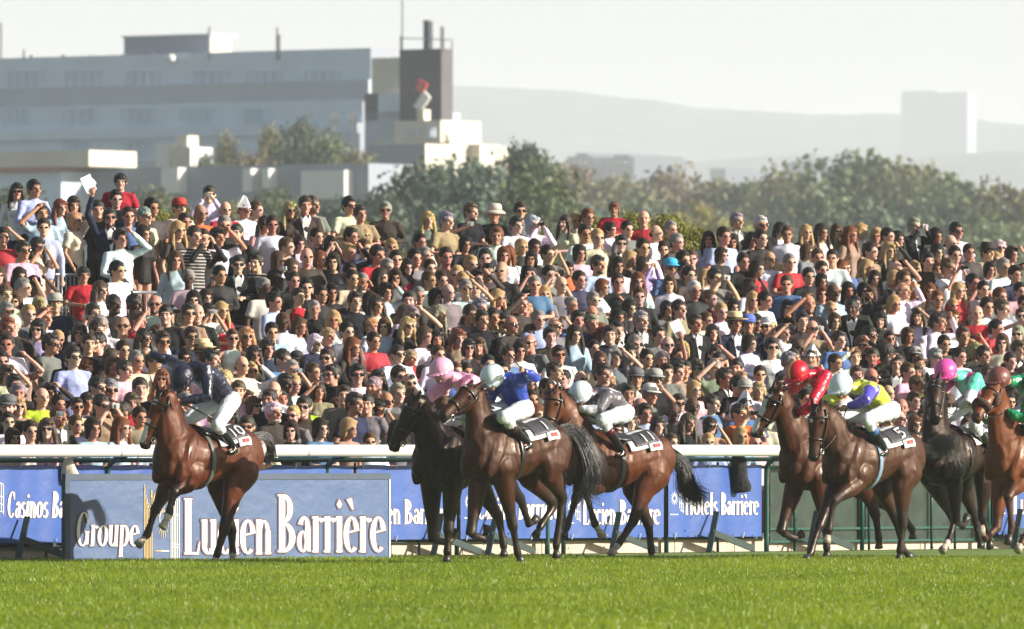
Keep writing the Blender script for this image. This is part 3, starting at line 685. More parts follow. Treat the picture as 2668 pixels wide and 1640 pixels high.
M_hoof = mat('hoof_horn', (.03, .027, .025), rough=.4, var=.3, vscale=20)
M_hoofpale = mat('hoof_pale', (.35, .30, .24), rough=.45, var=.3, vscale=25)
M_eye = mat('horse_eye', (.006, .004, .003), rough=.08, spec=.8)
M_leather = mat('black_leather', (.012, .011, .012), rough=.3, spec=.6)
M_rein = mat('rein_leather', (.05, .018, .01), rough=.4, spec=.5)
M_reinpale = mat('rein_web', (.32, .30, .27), rough=.6)
M_steel = mat('bit_steel', (.6, .6, .6), rough=.2, metal=1.)
M_cloth = mat('cloth_black', (.04, .04, .048), rough=.55, var=.2, vscale=20)
M_clothw = mat('cloth_white', (.72, .72, .72), rough=.7, var=.05, vscale=12, bump=.004, bscale=18)
M_tagred = mat('tag_red', (.42, .03, .03), rough=.6)
M_breech = mat('breeches_white', (.58, .62, .65), rough=.5, spec=.4, var=.06, vscale=14, bump=.008, bscale=16)
M_boot = mat('boot_leather', (.008, .008, .009), rough=.16, spec=.7)
M_face = mat('jockey_skin', (.42, .22, .15), rough=.5)
M_glove = mat('rider_hand', (.48, .30, .22), rough=.6)
M_goggle = mat('goggles', (.01, .012, .03), rough=.05, spec=.9)
M_fleece = mat('sheepskin', (.09, .045, .03), rough=.95, bump=.02, bscale=60)

class Fr:
    """a horse's own frame: x forward, y its left, z up"""
    def __init__(s, px0, Y0, yaw):
        s.o = Vector(((px0 - 1334) / FPX * Y0, Y0, 0)); s.yaw = yaw
        s.f = Vector((-math.cos(yaw), -math.sin(yaw), 0)); s.l = Vector((math.sin(yaw), -math.cos(yaw), 0))
    def L(s, px, py, yl=0.):
        """local point whose picture is (px, py) and whose lateral offset is yl"""
        Y = s.o.y; 
        for _ in range(4):
            wx = (px - 1334) / FPX * Y - s.o.x
            xl = (wx - s.l.x * yl) / s.f.x
            Y = s.o.y + s.f.y * xl + s.l.y * yl
        return np.array((xl, yl, CAM_H + (HORIZ - py) / FPX * Y))
    def D(s, px, py, Yd):
        """local point at picture (px,py) and depth offset Yd from the horse's origin"""
        w = at(px, py, s.o.y + Yd) - s.o
        return np.array((w.dot(s.f), w.dot(s.l), w.z))
    def mat(s):
        return Matrix(((s.f.x, s.l.x, 0, s.o.x), (s.f.y, s.l.y, 0, s.o.y), (0, 0, 1, 0), (0, 0, 0, 1)))

def norm(v): return v / (np.linalg.norm(v) + 1e-9)

def strands(path, n, spread, width, rnd, mb, droop=.0, taper=True, seg=9):
    """hair: n thin ribbons following a path with growing spread"""
    path = [np.asarray(p, float) for p in path]
    for i in range(n):
        off = np.array([rnd.gauss(0, 1), rnd.gauss(0, 1), rnd.gauss(0, 1)]); off2 = np.array([rnd.gauss(0, 1), rnd.gauss(0, 1), rnd.gauss(0, 1)])
        ln = rnd.uniform(.55, 1.0); P = []; m = len(path) - 1
        wob = rnd.uniform(-1, 1); ph = rnd.uniform(0, 6)
        for k in range(seg):
            t = k / (seg - 1) * ln; u = t * m; j = min(int(u), m - 1); fr = u - j
            p0 = path[max(j - 1, 0)]; p1 = path[j]; p2 = path[j + 1]; p3 = path[min(j + 2, m)]
            p = .5 * ((2 * p1) + (-p0 + p2) * fr + (2 * p0 - 5 * p1 + 4 * p2 - p3) * fr ** 2 + (-p0 + 3 * p1 - 3 * p2 + p3) * fr ** 3)
            sp = spread[0] + (spread[1] - spread[0]) * t
            p = p + off * sp * .6 + off2 * sp * t * .5 + np.array((0, 0, wob)) * .03 * math.sin(t * 5 + ph)
            p[2] -= droop * t * t
            P.append(p)
        w = width * rnd.uniform(.6, 1.3)
        mb.tube(P, [w * (1 - .8 * k / (seg - 1)) for k in range(seg)], seg=3, cap=False)

def horse(c):
    F = Fr(c['px'], c['Y'], R(c.get('yaw', 51))); L = F.L; rnd = random.Random(c['seed'])
    dz = c.get('dz', 0.); pit = c.get('pitch', 0.)
    def T(x, y, z): return np.array((x, y, z + dz + pit * x))
    mb = MB()
    rings = [(-.90, 1.33, .09, .08), (-.84, 1.33, .18, .15), (-.72, 1.34, .255, .22), (-.56, 1.34, .285, .265), (-.38, 1.33, .28, .275),
             (-.18, 1.29, .27, .262), (.02, 1.25, .30, .285), (.22, 1.235, .335, .29), (.38, 1.25, .365, .262), (.52, 1.27, .35, .225),
             (.66, 1.27, .27, .195), (.77, 1.25, .17, .14), (.81, 1.25, .06, .06)]
    rings = [(x, z - .012, h * 1.06, w * 1.10) for x, z, h, w in rings]
    mb.tube([T(x, 0, z) for x, z, h, w in rings], [(w, h) for x, z, h, w in rings], seg=20, side=(0, 1, 0))
    for s in (1, -1):
        Rt = Matrix.Rotation(R(-28), 3, 'Y')
        mb.ell(T(.53, s * .185, 1.24), (.13, .085, .33), Rt)                 # shoulder blade
        mb.ell(T(.40, s * .225, 1.08), (.18, .085, .14), Matrix.Rotation(R(20), 3, 'Y'))  # triceps
        mb.ell(T(.69, s * .09, 1.16), (.12, .085, .15))                       # breast
        mb.ell(T(-.62, s * .165, 1.30), (.23, .15, .28), Matrix.Rotation(R(15), 3, 'Y'))  # quarter
        mb.ell(T(-.40, s * .22, 1.12), (.15, .10, .21), Matrix.Rotation(R(20), 3, 'Y'))   # stifle
        mb.ell(T(-.45, s * .13, 1.50), (.16, .07, .09))                       # point of hip
    mb.ell(T(.36, 0, 1.56), (.20, .07, .09))                                  # withers
    # ---- neck and head
    poll = L(*c['poll'], c.get('polly', 0.))
    base = T(.52, 0, 1.33)
    cr = c.get('crest', .05)
    up = np.array((0, 0, 1.))
    N = [T(.36, 0, 1.30), base, base * .68 + poll * .32 + up * cr * .5, base * .36 + poll * .64 + up * cr, poll + np.array((-.03, 0, -.05))]
    mb.tube(N, [(.19, .32), (.185, .31), (.145, .245), (.11, .185), (.09, .14)], seg=16, side=(0, 1, 0))
    mz = c['muzzle']; hl = c.get('headlen', .60)
    m0 = F.D(mz[0], mz[1], 0); pw = F.D(c['poll'][0], c['poll'][1], 0)
    # keep the head its true length: the missing part points towards the camera
    inpl = math.hypot((mz[0] - c['poll'][0]), (mz[1] - c['poll'][1])) / FPX * F.o.y
    dep = math.sqrt(max(hl * hl - inpl * inpl, .0004)) * c.get('headto', 1)
    pollD = F.o.y + F.f.y * poll[0] + F.l.y * poll[1]
    muz = F.D(mz[0], mz[1], pollD - dep - F.o.y)
    h = norm(muz - poll); hlen = np.linalg.norm(muz - poll)
    fwd = np.array((1, 0, 0.))
    fac = norm(np.cross(norm(np.cross(norm(N[3] - poll), h)), h))             # towards the throat
    if fac @ (N[3] - poll) < 0: fac = -fac
    if 'facedir' in c:
        fd = norm(np.array(c['facedir'])); fac = norm(-(fd - h * (fd @ h)))
    side = norm(np.cross(h, fac))
    if side[1] < 0: side = -side
    def H(t, d, sd=0.): return poll + h * (t * hlen) + fac * d + side * sd
    hp = [(-.06, .05, .066, .07), (.02, .05, .09, .11), (.16, .06, .106, .145), (.30, .062, .105, .15), (.44, .045, .086, .125), (.58, .03, .07, .10),
          (.72, .02, .061, .082), (.86, .015, .063, .073), (.96, .02, .06, .066), (1.02, .028, .042, .042)]
    hp = [(t, d, a * 1.09, b * 1.10) for t, d, a, b in hp]
    mb.tube([H(t, d) for t, d, a, b in hp], [(a, b) for t, d, a, b in hp], seg=14, side=side)
    for s in (1, -1):
        mb.ell(H(.27, .13, s * .06), (.07, .03, .07), seg=10, rings=6)         # cheek
        mb.ell(H(.25, -.02, s * .072), (.035, .03, .035), seg=8, rings=6)      # brow
        mb.ell(H(.90, -.01, s * .035), (.035, .025, .035), seg=8, rings=6)     # nostril wing
    mb.ell(H(.96, .075), (.035, .035, .03), seg=8, rings=6)                    # lower lip
    # ears
    er = c.get('ears', (1, 1)); ears = []
    for s, e in ((1, er[0]), (-1, er[1])):
        b0 = H(-.02, -.02, s * .055); tip = b0 - h * .13 * e + side * s * .035 - fac * .02 * e + fac * (.10 * (1 - e))
        mb.tube([b0 + h * .03, b0 * .55 + tip * .45, tip], [(.032, .025), (.03, .018), (.004, .004)], seg=8, side=side)
        ears.append((b0, tip))
    # ---- legs
    LEG = {}
    legs_info = []
    hooves = []
    for key in ('lf', 'rf', 'lh', 'rh'):
        s = 1 if key[0] == 'l' else -1; front = key[1] == 'f'
        pts = c[key]
        yb = (.155 if front else .15) * s
        q = []
        for i, p in enumerate(pts):
            if len(p) == 3: q.append(L(p[0], p[1], p[2]))
            else: q.append(L(p[0], p[1], yb * (1 - .12 * i)))
        if len(q) == 3:                                  # upper joint left to the default place
            q = [T(.40, s * .17, 1.00) if front else T(-.40, s * .19, 1.08)] + q
        e, k, f, g = q
        if front:
            mb.tube([T(.48, s * .14, 1.18), e, lerp(e, k, .35), lerp(e, k, .8), k, lerp(k, f, .2), lerp(k, f, .6), f, lerp(f, g, .45)],
                    [(.12, .19), (.12, .155), (.098, .125), (.060, .070), (.064, .069), (.040, .048), (.033, .040), (.048, .055), (.035, .040)], seg=12, side=(0, 1, 0))
        else:
            back = norm(np.cross(k - e, (0, 1, 0)))
            if back[0] > 0: back = -back
            mb.tube([T(-.60, s * .14, 1.34), e + np.array((-.10, 0, .02)), lerp(e, k, .3), lerp(e, k, .75), k, lerp(k, f, .15), lerp(k, f, .6), f, lerp(f, g, .45)],
                    [(.15, .27), (.145, .25), (.108, .165), (.066, .085), (.058, .074), (.046, .057), (.038, .044), (.047, .052), (.037, .041)], seg=12, side=(0, 1, 0))
            hk = np.array(k) + back * .05
            mb.tube([lerp(e, k, .55) + back * .05, lerp(e, k, .85) + back * .045, hk, lerp(k, f, .2)], [.022, .020, .028, .02], seg=8)
        legs_info.append((key, [np.array(x, float) for x in (e, k, f, g)]))
        print(c['name'], key, 'len %.2f %.2f %.2f' % (np.linalg.norm(np.array(e) - k), np.linalg.norm(np.array(k) - f), np.linalg.norm(np.array(f) - g)))
        # hoof
        d = norm(np.array(g) - np.array(f)); tw = c.get('hooftw', {}).get(key, .35)
        fv = norm(np.cross((0, 1, 0), d)); 
        if fv[0] < 0: fv = -fv
        top = np.array(lerp(f, g, .40)); 
        hooves.append((key, top, np.array(g), d, fv))
    print(c['name'], 'headlen %.2f inplane %.2f neck %.2f' % (hlen, inpl, np.linalg.norm(poll - base)))
    me = fuse(mb, 'horse', M_coat, voxel=.0135, it=5)
    V = verts_of(me); nV = len(V)
    nr = np.empty(nV * 3); me.vertices.foreach_get('normal', nr); nr = nr.reshape(-1, 3); sd_ = c['seed'] * 3.7
    bodyw = sstep(V[:, 2], .75, 1.05) * (1 - sstep(V[:, 0], .7, 1.0))
    d_ = np.array([(1 - abs(noise.noise(Vector((v[0] * 7 + sd_, v[1] * 7, v[2] * 3.2)))) * 2) * .011 + noise.noise(Vector((v[0] * 3.5, v[1] * 4, v[2] * 3 + sd_))) * .016 for v in V])
    V = V + nr * (d_ * (.25 + .75 * bodyw))[:, None]; me.vertices.foreach_set('co', V.ravel()); me.update()
    # ---- coat colours
    body = np.array(c['coat']) * np.array((.56, .46, .40)); dark = np.array(c.get('points', (.012, .009, .008)))
    C = np.tile(body, (nV, 1))
    # darker back line and lighter flank/muzzle
    top = sstep(V[:, 2] - dz, 1.35, 1.62) * (V[:, 0] < .6)
    C *= (1 - .35 * top)[:, None]
    for key, J in legs_info:
        e, k, f, g = J
        d1, t1 = seg_dist(V, e, k); d2, t2 = seg_dist(V, k, f); d3, t3 = seg_dist(V, f, g)
        w = np.zeros(nV)
        w = np.maximum(w, sstep(t1, .45, .9) * (d1 < .11)); w = np.where((d2 < .09) | (d3 < .09), 1.0, w)
        C = C * (1 - w[:, None]) + dark * w[:, None]
        if key in c.get('socks', ''):
            ws = ((d3 < .075) & (t3 > .1)).astype(float)
            C = C * (1 - ws[:, None]) + np.array((.5, .46, .42)) * ws[:, None]
    # head: muzzle and face
    rel = V - poll; ht = (rel @ h) / hlen; hd = rel @ fac; hs = rel @ side
    onhead = (ht > -.05) & (np.abs(hs) < .14) & (hd < .25) & (hd > -.15)
    wm = sstep(ht, .82, .96) * onhead; C = C * (1 - wm[:, None] * .85) + dark * (wm * .85)[:, None]
    for t0, t1_, wd, sh in c.get('white', []):
        wb = onhead & (ht > t0) & (ht < t1_) & (hd < .05) & (np.abs(hs - sh) < wd * (1.15 + .15 * np.sin(ht * 17)))
        C[wb] = (.62, .6, .58)
    for b0, tip in ears:
        dd, tt = seg_dist(V, b0, tip); we = sstep(tt, .3, .9) * (dd < .05); C = C * (1 - we[:, None] * .8) + dark * (we * .8)[:, None]
    # shade inside the nostrils put into the coat colour
    for s in (1, -1):
        d = np.linalg.norm(V - H(.955, -.012, s * .052), axis=1); C[d < .026] = (.01, .004, .004)
    # soft random tone over the coat colour
    M = F.mat()
    nz = np.array([noise.noise(Vector((v[0] * 7, v[1] * 7, v[2] * 7 + c['seed'] * 9))) for v in V])
    C *= (1 + .18 * nz)[:, None]
    set_cols(me, np.clip(C, .002, 1))
    root = link('horse', me); root.matrix_world = M
    tag(root, c['label'], 'horse', 'racehorses galloping past')
    # ---- hooves
    for key, top, g, d, fv in hooves:
        b = MB(); tip = g + d * .012
        b.tube([top, lerp(top, tip, .35), lerp(top, tip, .4), tip], [(.031, .034), (.037, .042), (.042, .048), (.052, .062)], seg=12, side=(0, 1, 0))
        b.obj('hoof', M_hoofpale if key in c.get('palehoof', '') else M_hoof, root, sm=True)
    # ---- eyes, nostril
    for s in (1, -1):
        b = MB(); b.ell(H(.27, -.004, s * .104), (.026, .022, .026), seg=10, rings=6); b.obj('eye', M_eye, root, sm=True)
        b = MB(); b.ell(H(.935, -.018, s * .050), (.024, .022, .030), seg=10, rings=6); b.obj('nostril', M_eye, root, sm=True)
        b = MB(); b.tube([H(.80, .062, s * .062), H(.90, .060, s * .056), H(.99, .052, s * .040)], [.006, .006, .005], seg=5); b.obj('lip_line', M_eye, root, sm=True)
    # ---- mane and forelock
    b = MB(); nrm = norm(N[3] - N[1])
    crest = []
    for i in range(26):
        t = i / 25
        p = (N[1] * (1 - t) + poll * t) + up * (.02 + .05 * math.sin(t * 3.1)) + np.array((-.0, 0, 0))
        perp = norm(np.cross(np.cross(nrm, up), nrm)); rr = .24 * (1 - t) + .10 * t
        crest.append(p + perp * rr * .93)
    for p in crest:
        for _ in range(9):
            d = np.array((rnd.uniform(-.10, -.02), rnd.gauss(.02, .04), rnd.uniform(-.03, .05) ))
            q = p + np.array((rnd.gauss(0, .02), rnd.gauss(0, .012), -.03))
            b.tube([q, q + d * .5 + up * .02, q + d + up * -.01], [.009, .007, .002], seg=3, cap=False)
    mn = b.obj('mane', M_hair, root, sm=True); mn['kind'] = 'stuff'; b = MB()
    for _ in range(24):
        q = H(-.03, -.05, rnd.gauss(0, .025)); d = h * rnd.uniform(.04, .12) - fac * rnd.uniform(.0, .03) + side * rnd.gauss(0, .03)
        b.tube([q, q + d * .6 - fac * .02, q + d], [.008, .006, .002], seg=3, cap=False)
    fl_ = b.obj('forelock', M_hair, root, sm=True); fl_['kind'] = 'stuff'
    # ---- tail
    b = MB(); dock = T(-.88, 0, 1.46)
    tp = [dock + np.array((.05, 0, .02))] + [F.D(p[0], p[1], p[2]) for p in c['tail']]
    strands(tp, int(c.get('tailn', 170) * 4.2), (.02, c.get('tailw', .11)), .0038, rnd, b, seg=8)
    b.tube([dock + np.array((.06, 0, .0)), lerp(dock, tp[1], .5), tp[1]], [.045, .035, .02], seg=8)
    b.obj('tail', M_tail, root, sm=True)
    # ---- bridle
    def loop(t, tilt, rad, b, r=.009, ang=(0, 360), off=0.):
        P = []
        for i in range(17):
            a = R(ang[0] + (ang[1] - ang[0]) * i / 16)
            ia, ib = np.interp(t, [x[0] for x in hp], [x[2] for x in hp]), np.interp(t, [x[0] for x in hp], [x[3] for x in hp])
            cd = np.interp(t, [x[0] for x in hp], [x[1] for x in hp])
            P.append(H(t + tilt * math.sin(a), cd + (ib + rad) * math.sin(a), (ia + rad) * math.cos(a)))
        b.tube(P, [(r * 1.35, r * 1.1)] * 17, seg=5, cap=False)
    b = MB()
    if not c.get('fleece'): loop(.60, .0, .006, b, .012)
    loop(.17, -.03, .006, b, .011, (180, 360)); loop(.10, .25, .008, b, .009, (0, 180))
    for s in (1, -1):
        P = [H(.02, .02, s * .105), H(.2, .05, s * .128), H(.42, .06, s * .106), H(.62, .06, s * .084), H(.80, .055, s * .078)]
        b.tube(P, [(.014, .010)] * 5, seg=5)
        b.tube([H(.60, .03, s * .07), H(.72, .05, s * .07), H(.80, .055, s * .066)], [.007] * 3, seg=5)
    b.obj('bridle', M_leather, root, sm=True)
    if c.get('fleece'):
        b = MB()
        loop(.62, .0, .02, b, .042, (170, 370)); b.obj('sheepskin_noseband', M_fleece, root, sm=True)
        for s in (1, -1):
            b = MB(); b.tube([H(.16, .03, s * .11), H(.32, .06, s * .125), H(.46, .08, s * .115)], [.03, .045, .035], seg=8)
            b.obj('cheek_piece', M_fleece, root, sm=True)
    b = MB(); bits = []
    for s in (1, -1):
        ctr = H(.82, .06, s * .080); bits.append(ctr)
        P = [ctr + (h * math.cos(a) + fac * math.sin(a)) * .032 for a in [2 * math.pi * i / 12 for i in range(13)]]
        b.tube(P, .008, seg=5, cap=False)
    b.tube(bits, .006, seg=5)
    b.obj('bit', M_steel, root, sm=True)
    # ---- saddle, girth, cloths
    def skin_pt(x, a, off=0.):
        """point on the trunk's own surface: station x, angle a from the back line"""
        xs = [r_[0] for r_ in rings]
        z = np.interp(x, xs, [r_[1] for r_ in rings]); hh = np.interp(x, xs, [r_[2] for r_ in rings]); w = np.interp(x, xs, [r_[3] for r_ in rings])
        return T(x, (w + off) * math.sin(a), z + (hh + off) * math.cos(a))
    def drape(name, x0, x1, a0, a1, m, off=.018, nx=8, na=12, slope=0., flip=1, th=.006, wave=.004):
        V_ = []; 
        for layer in (0, 1):
            for i in range(nx + 1):
                for j in range(na + 1):
                    a = R(a0 + (a1 - a0) * j / na) * flip; x = x0 + (x1 - x0) * i / nx + slope * j / na
                    o_ = off + layer * th + wave * math.sin(i * 1.7 + j * 1.1)
                    V_.append(skin_pt(x, a, o_))
        n1 = (nx + 1) * (na + 1); Fc = []
        idx = lambda l_, i, j: l_ * n1 + i * (na + 1) + j
        for i in range(nx):
            for j in range(na):
                Fc.append((idx(1, i, j), idx(1, i + 1, j), idx(1, i + 1, j + 1), idx(1, i, j + 1)))
                Fc.append((idx(0, i, j), idx(0, i, j + 1), idx(0, i + 1, j + 1), idx(0, i + 1, j)))
        for i in range(nx):
            Fc.append((idx(0, i, 0), idx(0, i + 1, 0), idx(1, i + 1, 0), idx(1, i, 0)))
            Fc.append((idx(0, i, na), idx(1, i, na), idx(1, i + 1, na), idx(0, i + 1, na)))
        for j in range(na):
            Fc.append((idx(0, 0, j), idx(1, 0, j), idx(1, 0, j + 1), idx(0, 0, j + 1)))
            Fc.append((idx(0, nx, j), idx(0, nx, j + 1), idx(1, nx, j + 1), idx(1, nx, j)))
        b_ = MB(); b_.add(V_, Fc); return b_.obj(name, m, root, sm=True)
    drape('number_cloth', -.50, .05, -66, 66, M_clothw, slope=0, off=.03, na=20)
    for fl in (1, -1):
        drape('number_panel', -.48, -.06, 14, 58, M_cloth, off=.041, flip=fl, na=8)
        drape('sponsor_tag', -.50, -.28, 58, 76, c.get('tagm', M_clothw), off=.044, flip=fl, na=4)
        drape('sponsor_print', -.46, -.34, 62, 70, M_tagred, off=.053, flip=fl, na=4, th=.002)
    # digits on the left panel, laid over the trunk's surface
    if c.get('num'):
        DIG = {'1': [[(0, 0), (0, 1)]], '5': [[(.3, 1), (-.28, 1), (-.28, .55), (.1, .6), (.3, .38), (.2, .08), (-.28, 0)]],
               '0': [[(0, 1), (-.3, .8), (-.3, .2), (0, 0), (.3, .2), (.3, .8), (0, 1)]],
               '4': [[(.15, 0), (.15, 1), (-.3, .35), (.35, .35)]], '7': [[(-.3, 1), (.3, 1), (-.05, 0)]]}
        b = MB(); n = len(c['num'])
        for di, ch in enumerate(c['num']):
            for st in DIG[ch]:
                P = []
                for (u, v), (u2, v2) in zip(st[:-1], st[1:]):
                    for q in range(5):
                        t = q / 5; P.append((u + (u2 - u) * t, v + (v2 - v) * t))
                P.append(st[-1])
                P3 = [skin_pt(-.33 - (u * .15 + (di - (n - 1) / 2) * .12), R(52 - 26 * v), .054) for u, v in P]
                b.tube(P3, [(.016, .004)] * len(P3), seg=6, side=(1, 0, 0) if ch == '1' else (1, 0, .01))
        b.obj('race_number', M_clothw, root, sm=True)
    drape('saddle', -.04, .26, -42, 42, M_leather, off=.045, th=.02, na=10)
    b = MB()
    P = [skin_pt(.17 + .03 * math.cos(a * .5), a, .012) for a in [math.pi * 2 * i / 24 for i in range(25)]]
    b.tube(P, [(.04, .008)] * 25, seg=6, side=(1, 0, 0), cap=False)
    b.obj('girth', c.get('girthm', M_leather), root, sm=True)
    return root, F, L, T, H, bits, c

def jockey(c, hr):
    """rider crouched over the withers; joints come as picture points plus lateral offsets"""
    root, F, L, T, H, bits, hc = hr
    rnd = random.Random(hc['seed'] + 50)
    j = c['j']; J = {k: (L(*v) if k != 'hel' else L(*v)) for k, v in j.items()}
    hip, sho, hel = J['hip'], J['sho'], J['hel']
    mir = lambda p, y=None: np.array((p[0], -p[1], p[2]))
    W = .20
    shL = sho + np.array((0, W * .85, 0)); shR = sho - np.array((0, W * .85, 0))
    hpL = hip + np.array((0, .11, 0)); hpR = hip - np.array((0, .11, 0))
    knL = J['kneeL']; ftL = J['footL']; knR = mir(knL); ftR = mir(ftL)
    if 'kneeR' in J: knR = J['kneeR']
    elL = J['elL']; haL = J['haL']; elR = J.get('elR', mir(elL)); haR = J.get('haR', mir(haL))
    shift = 0
    neck = lerp(sho, hel, .45); neck = np.array(neck)
    hd = np.array(c.get('look', (1, 0, -.45))); hd = norm(hd)               # face direction
    hs_ = norm(np.cross((0, 0, 1), hd)); hu = np.cross(hd, hs_)
    Mh = Matrix((tuple(hd), tuple(hs_), tuple(hu))).transposed()
    # ---- skin: one continuous body
    b = MB()
    b.tube([hip, (hip + sho) / 2 + np.array((0, 0, .02)), sho], [(.12, .09), (.10, .09), (.14, .09)], seg=12, side=(0, 1, 0))
    for a_, e_, h_ in ((shL, elL, haL), (shR, elR, haR)):
        b.tube([sho, a_, lerp(a_, e_, .5), e_, lerp(e_, h_, .5), h_], [.05, .048, .042, .035, .032, .022], seg=8)
    for a_, k_, f_ in ((hpL, knL, ftL), (hpR, knR, ftR)):
        b.tube([a_, lerp(a_, k_, .5), k_, lerp(k_, f_, .5), f_], [.05, .04, .022, .025, .03], seg=8)
        b.ell(f_ + np.array((.04, 0, -.02)), (.09, .03, .03), seg=8, rings=6)
    b.tube([sho, neck, hel], [.055, .05, .05], seg=8)
    b.ell(hel, (.095, .075, .115), Mh); b.ell(hel + hd * .05 - hu * .07, (.05, .045, .05), Mh)
    b.ell(hel + hd * .105 - hu * .035, (.02, .014, .022), Mh, seg=6, rings=5)
    for s in (1, -1): b.ell(hel + hs_ * s * .08 - hu * .02, (.015, .01, .03), Mh, seg=6, rings=5)
    # hands: palm, four curled fingers, thumb
    for h_, e_, s in ((haL, elL, 1), (haR, elR, -1)):
        dv = norm(h_ - e_); sv = norm(np.cross(dv, (0, 0, 1))); uv = np.cross(sv, dv)
        b.ell(h_ + dv * .03, (.045, .03, .035), seg=8, rings=6)
        for q in range(4):
            o_ = h_ + dv * .05 + uv * (.027 - q * .018)
            b.tube([o_, o_ + dv * .03 + sv * -.012 * s, o_ + dv * .035 - sv * .035 * s, o_ + dv * .012 - sv * .045 * s], [.010, .010, .009, .008], seg=6)
        b.tube([h_ + uv * .02, h_ + uv * .045 + dv * .03, h_ + uv * .035 + dv * .05 - sv * .02 * s], [.012, .010, .008], seg=6)
    me = fuse(b, 'person', [c.get('skin', M_face)], voxel=.011, it=3)
    p = link('person', me); p.matrix_world = F.mat(); tag(p, c['label'], 'jockey', 'jockeys riding the racehorses')
    # ---- silks
    def silk(name, parts, m, vox=.013, it=4):
        b_ = MB(); parts(b_); me_ = fuse(b_, name, m, voxel=vox, it=it)
        V_ = verts_of(me_); dn = np.array([noise.noise(Vector(v * 11)) for v in V_]) * .012 + np.array([noise.noise(Vector(v * 26)) for v in V_]) * .005
        nr = np.empty(len(V_) * 3); me_.vertices.foreach_get('normal', nr); V_ = V_ + nr.reshape(-1, 3) * dn[:, None]
        me_.vertices.foreach_set('co', V_.ravel()); me_.update()
        return me_, V_
    def torso(b_):
        mid = (hip + sho) / 2 + np.array((-.01, 0, .045))
        b_.tube([hip + norm(hip - sho) * .04, lerp(hip, mid, .5), mid, lerp(mid, sho, .6), sho + norm(sho - hip) * .05],
                [(.155, .115), (.17, .13), (.19, .145), (.19, .13), (.12, .09)], seg=16, side=(0, 1, 0))
        for a_, e_, h_ in ((shL, elL, haL), (shR, elR, haR)):
            b_.tube([lerp(sho, a_, .4), a_, lerp(a_, e_, .5), e_, lerp(e_, h_, .45), lerp(e_, h_, .93)], [.09, .09, .080, .072, .066, .042], seg=10)
        b_.tube([sho, neck, neck + norm(hel - neck) * .05], [.085, .072, .062], seg=10)
    me, V_ = silk('silks', torso, c['silkm'])
    if c.get('silkc'):
        set_cols(me, c['silkc'](V_, dict(hip=hip, sho=sho, shL=shL, elL=elL, haL=haL, shR=shR, elR=elR, haR=haR)))
    link('silks', me, p)
    def br(b_):
        b_.tube([hip - (0, 0, .0) + norm(sho - hip) * .05, hip, hip - norm(sho - hip) * .09], [(.14, .11), (.165, .135), (.12, .10)], seg=14, side=(0, 1, 0))
        for a_, k_, f_ in ((hpL, knL, ftL), (hpR, knR, ftR)):
            b_.tube([a_, lerp(a_, k_, .45), k_, lerp(k_, f_, .18), lerp(k_, f_, .32)], [.12, .105, .082, .070, .062], seg=12); b_.ell(k_, (.088, .082, .088))
    me, V_ = silk('breeches', br, M_breech); link('breeches', me, p)
    for k_, f_ in ((knL, ftL), (knR, ftR)):
        b = MB(); u_ = lerp(k_, f_, .28); tv = norm(f_ - k_)
        b.tube([u_, lerp(k_, f_, .5), lerp(k_, f_, .85), f_], [.062, .060, .045, .044], seg=12)
        b.tube([f_ - tv * .01 + np.array((-.03, 0, -.02)), f_ + np.array((.06, 0, -.035)), f_ + np.array((.14, 0, -.05))], [(.035, .045), (.042, .035), (.03, .02)], seg=10, side=(0, 1, 0))
        me = fuse(b, 'boot', M_boot, voxel=.011, it=2); link('boot', me, p)
        if c.get('cuff'):
            b = MB(); b.tube([u_, lerp(k_, f_, .42)], [.066, .065], seg=14); b.obj('boot_cuff', c['cuff'], p, sm=True)
        b = MB(); q = f_ + np.array((.05, 0, -.06)); P = []
        for i in range(13):
            a = math.pi * 2 * i / 12; P.append(q + np.array((0, math.sin(a) * .055, .05 + math.cos(a) * .065)))
        b.tube(P, .007, seg=5, cap=False); b.obj('stirrup', M_steel, root, sm=True)
        b = MB(); b.bar(q + (0, 0, .11), T(.08, np.sign(f_[1]) * .25, 1.50), .022, .006, up=(0, 1, 0)); b.obj('stirrup_leather', M_leather, root)
    # ---- helmet with cover and peak, goggles
    b = MB(); hc_ = hel + hu * .045 - hd * .012
    b.ell(hc_, (.165, .142, .143), Mh, seg=20, rings=14)
    for i in range(9):
        a = R(-62 + 124 * i / 8); b.ell(hc_ - hu * .035 + hd * .19 * math.cos(a) + hs_ * .13 * math.sin(a), (.048, .038, .012), Mh, seg=8, rings=5)
    me = fuse(b, 'helmet', c['helm'], voxel=.010, it=2)
    # cut the helmet open below the brow
    V_ = verts_of(me)
    if c.get('helc'): set_cols(me, c['helc'](V_, hc_, hd, hs_, hu))
    link('helmet', me, p)
    b = MB()
    P = [hc_ + hd * .162 * math.cos(a) + hs_ * .14 * math.sin(a) - hu * .03 for a in [2 * math.pi * i / 20 for i in range(21)]]
    b.tube(P, [(.007, .004)] * 21, seg=5, cap=False); b.obj('helmet_band', c.get('bandm', M_leather), p, sm=True)
    b = MB(); b.ell(hel + hd * .088 - hu * .0, (.03, .072, .028), Mh, seg=14, rings=8)
    b.obj('goggles', M_goggle, p, sm=True)
    b = MB()
    b.tube([hel + hs_ * .085 - hu * .01, hel + hd * .06 - hu * .11 + hs_ * .03, hel + hd * .06 - hu * .11 - hs_ * .03, hel - hs_ * .085 - hu * .01], .008, seg=5); b.obj('chin_strap', M_leather, p, sm=True)
    # ---- reins from the bit to the hands
    b = MB()
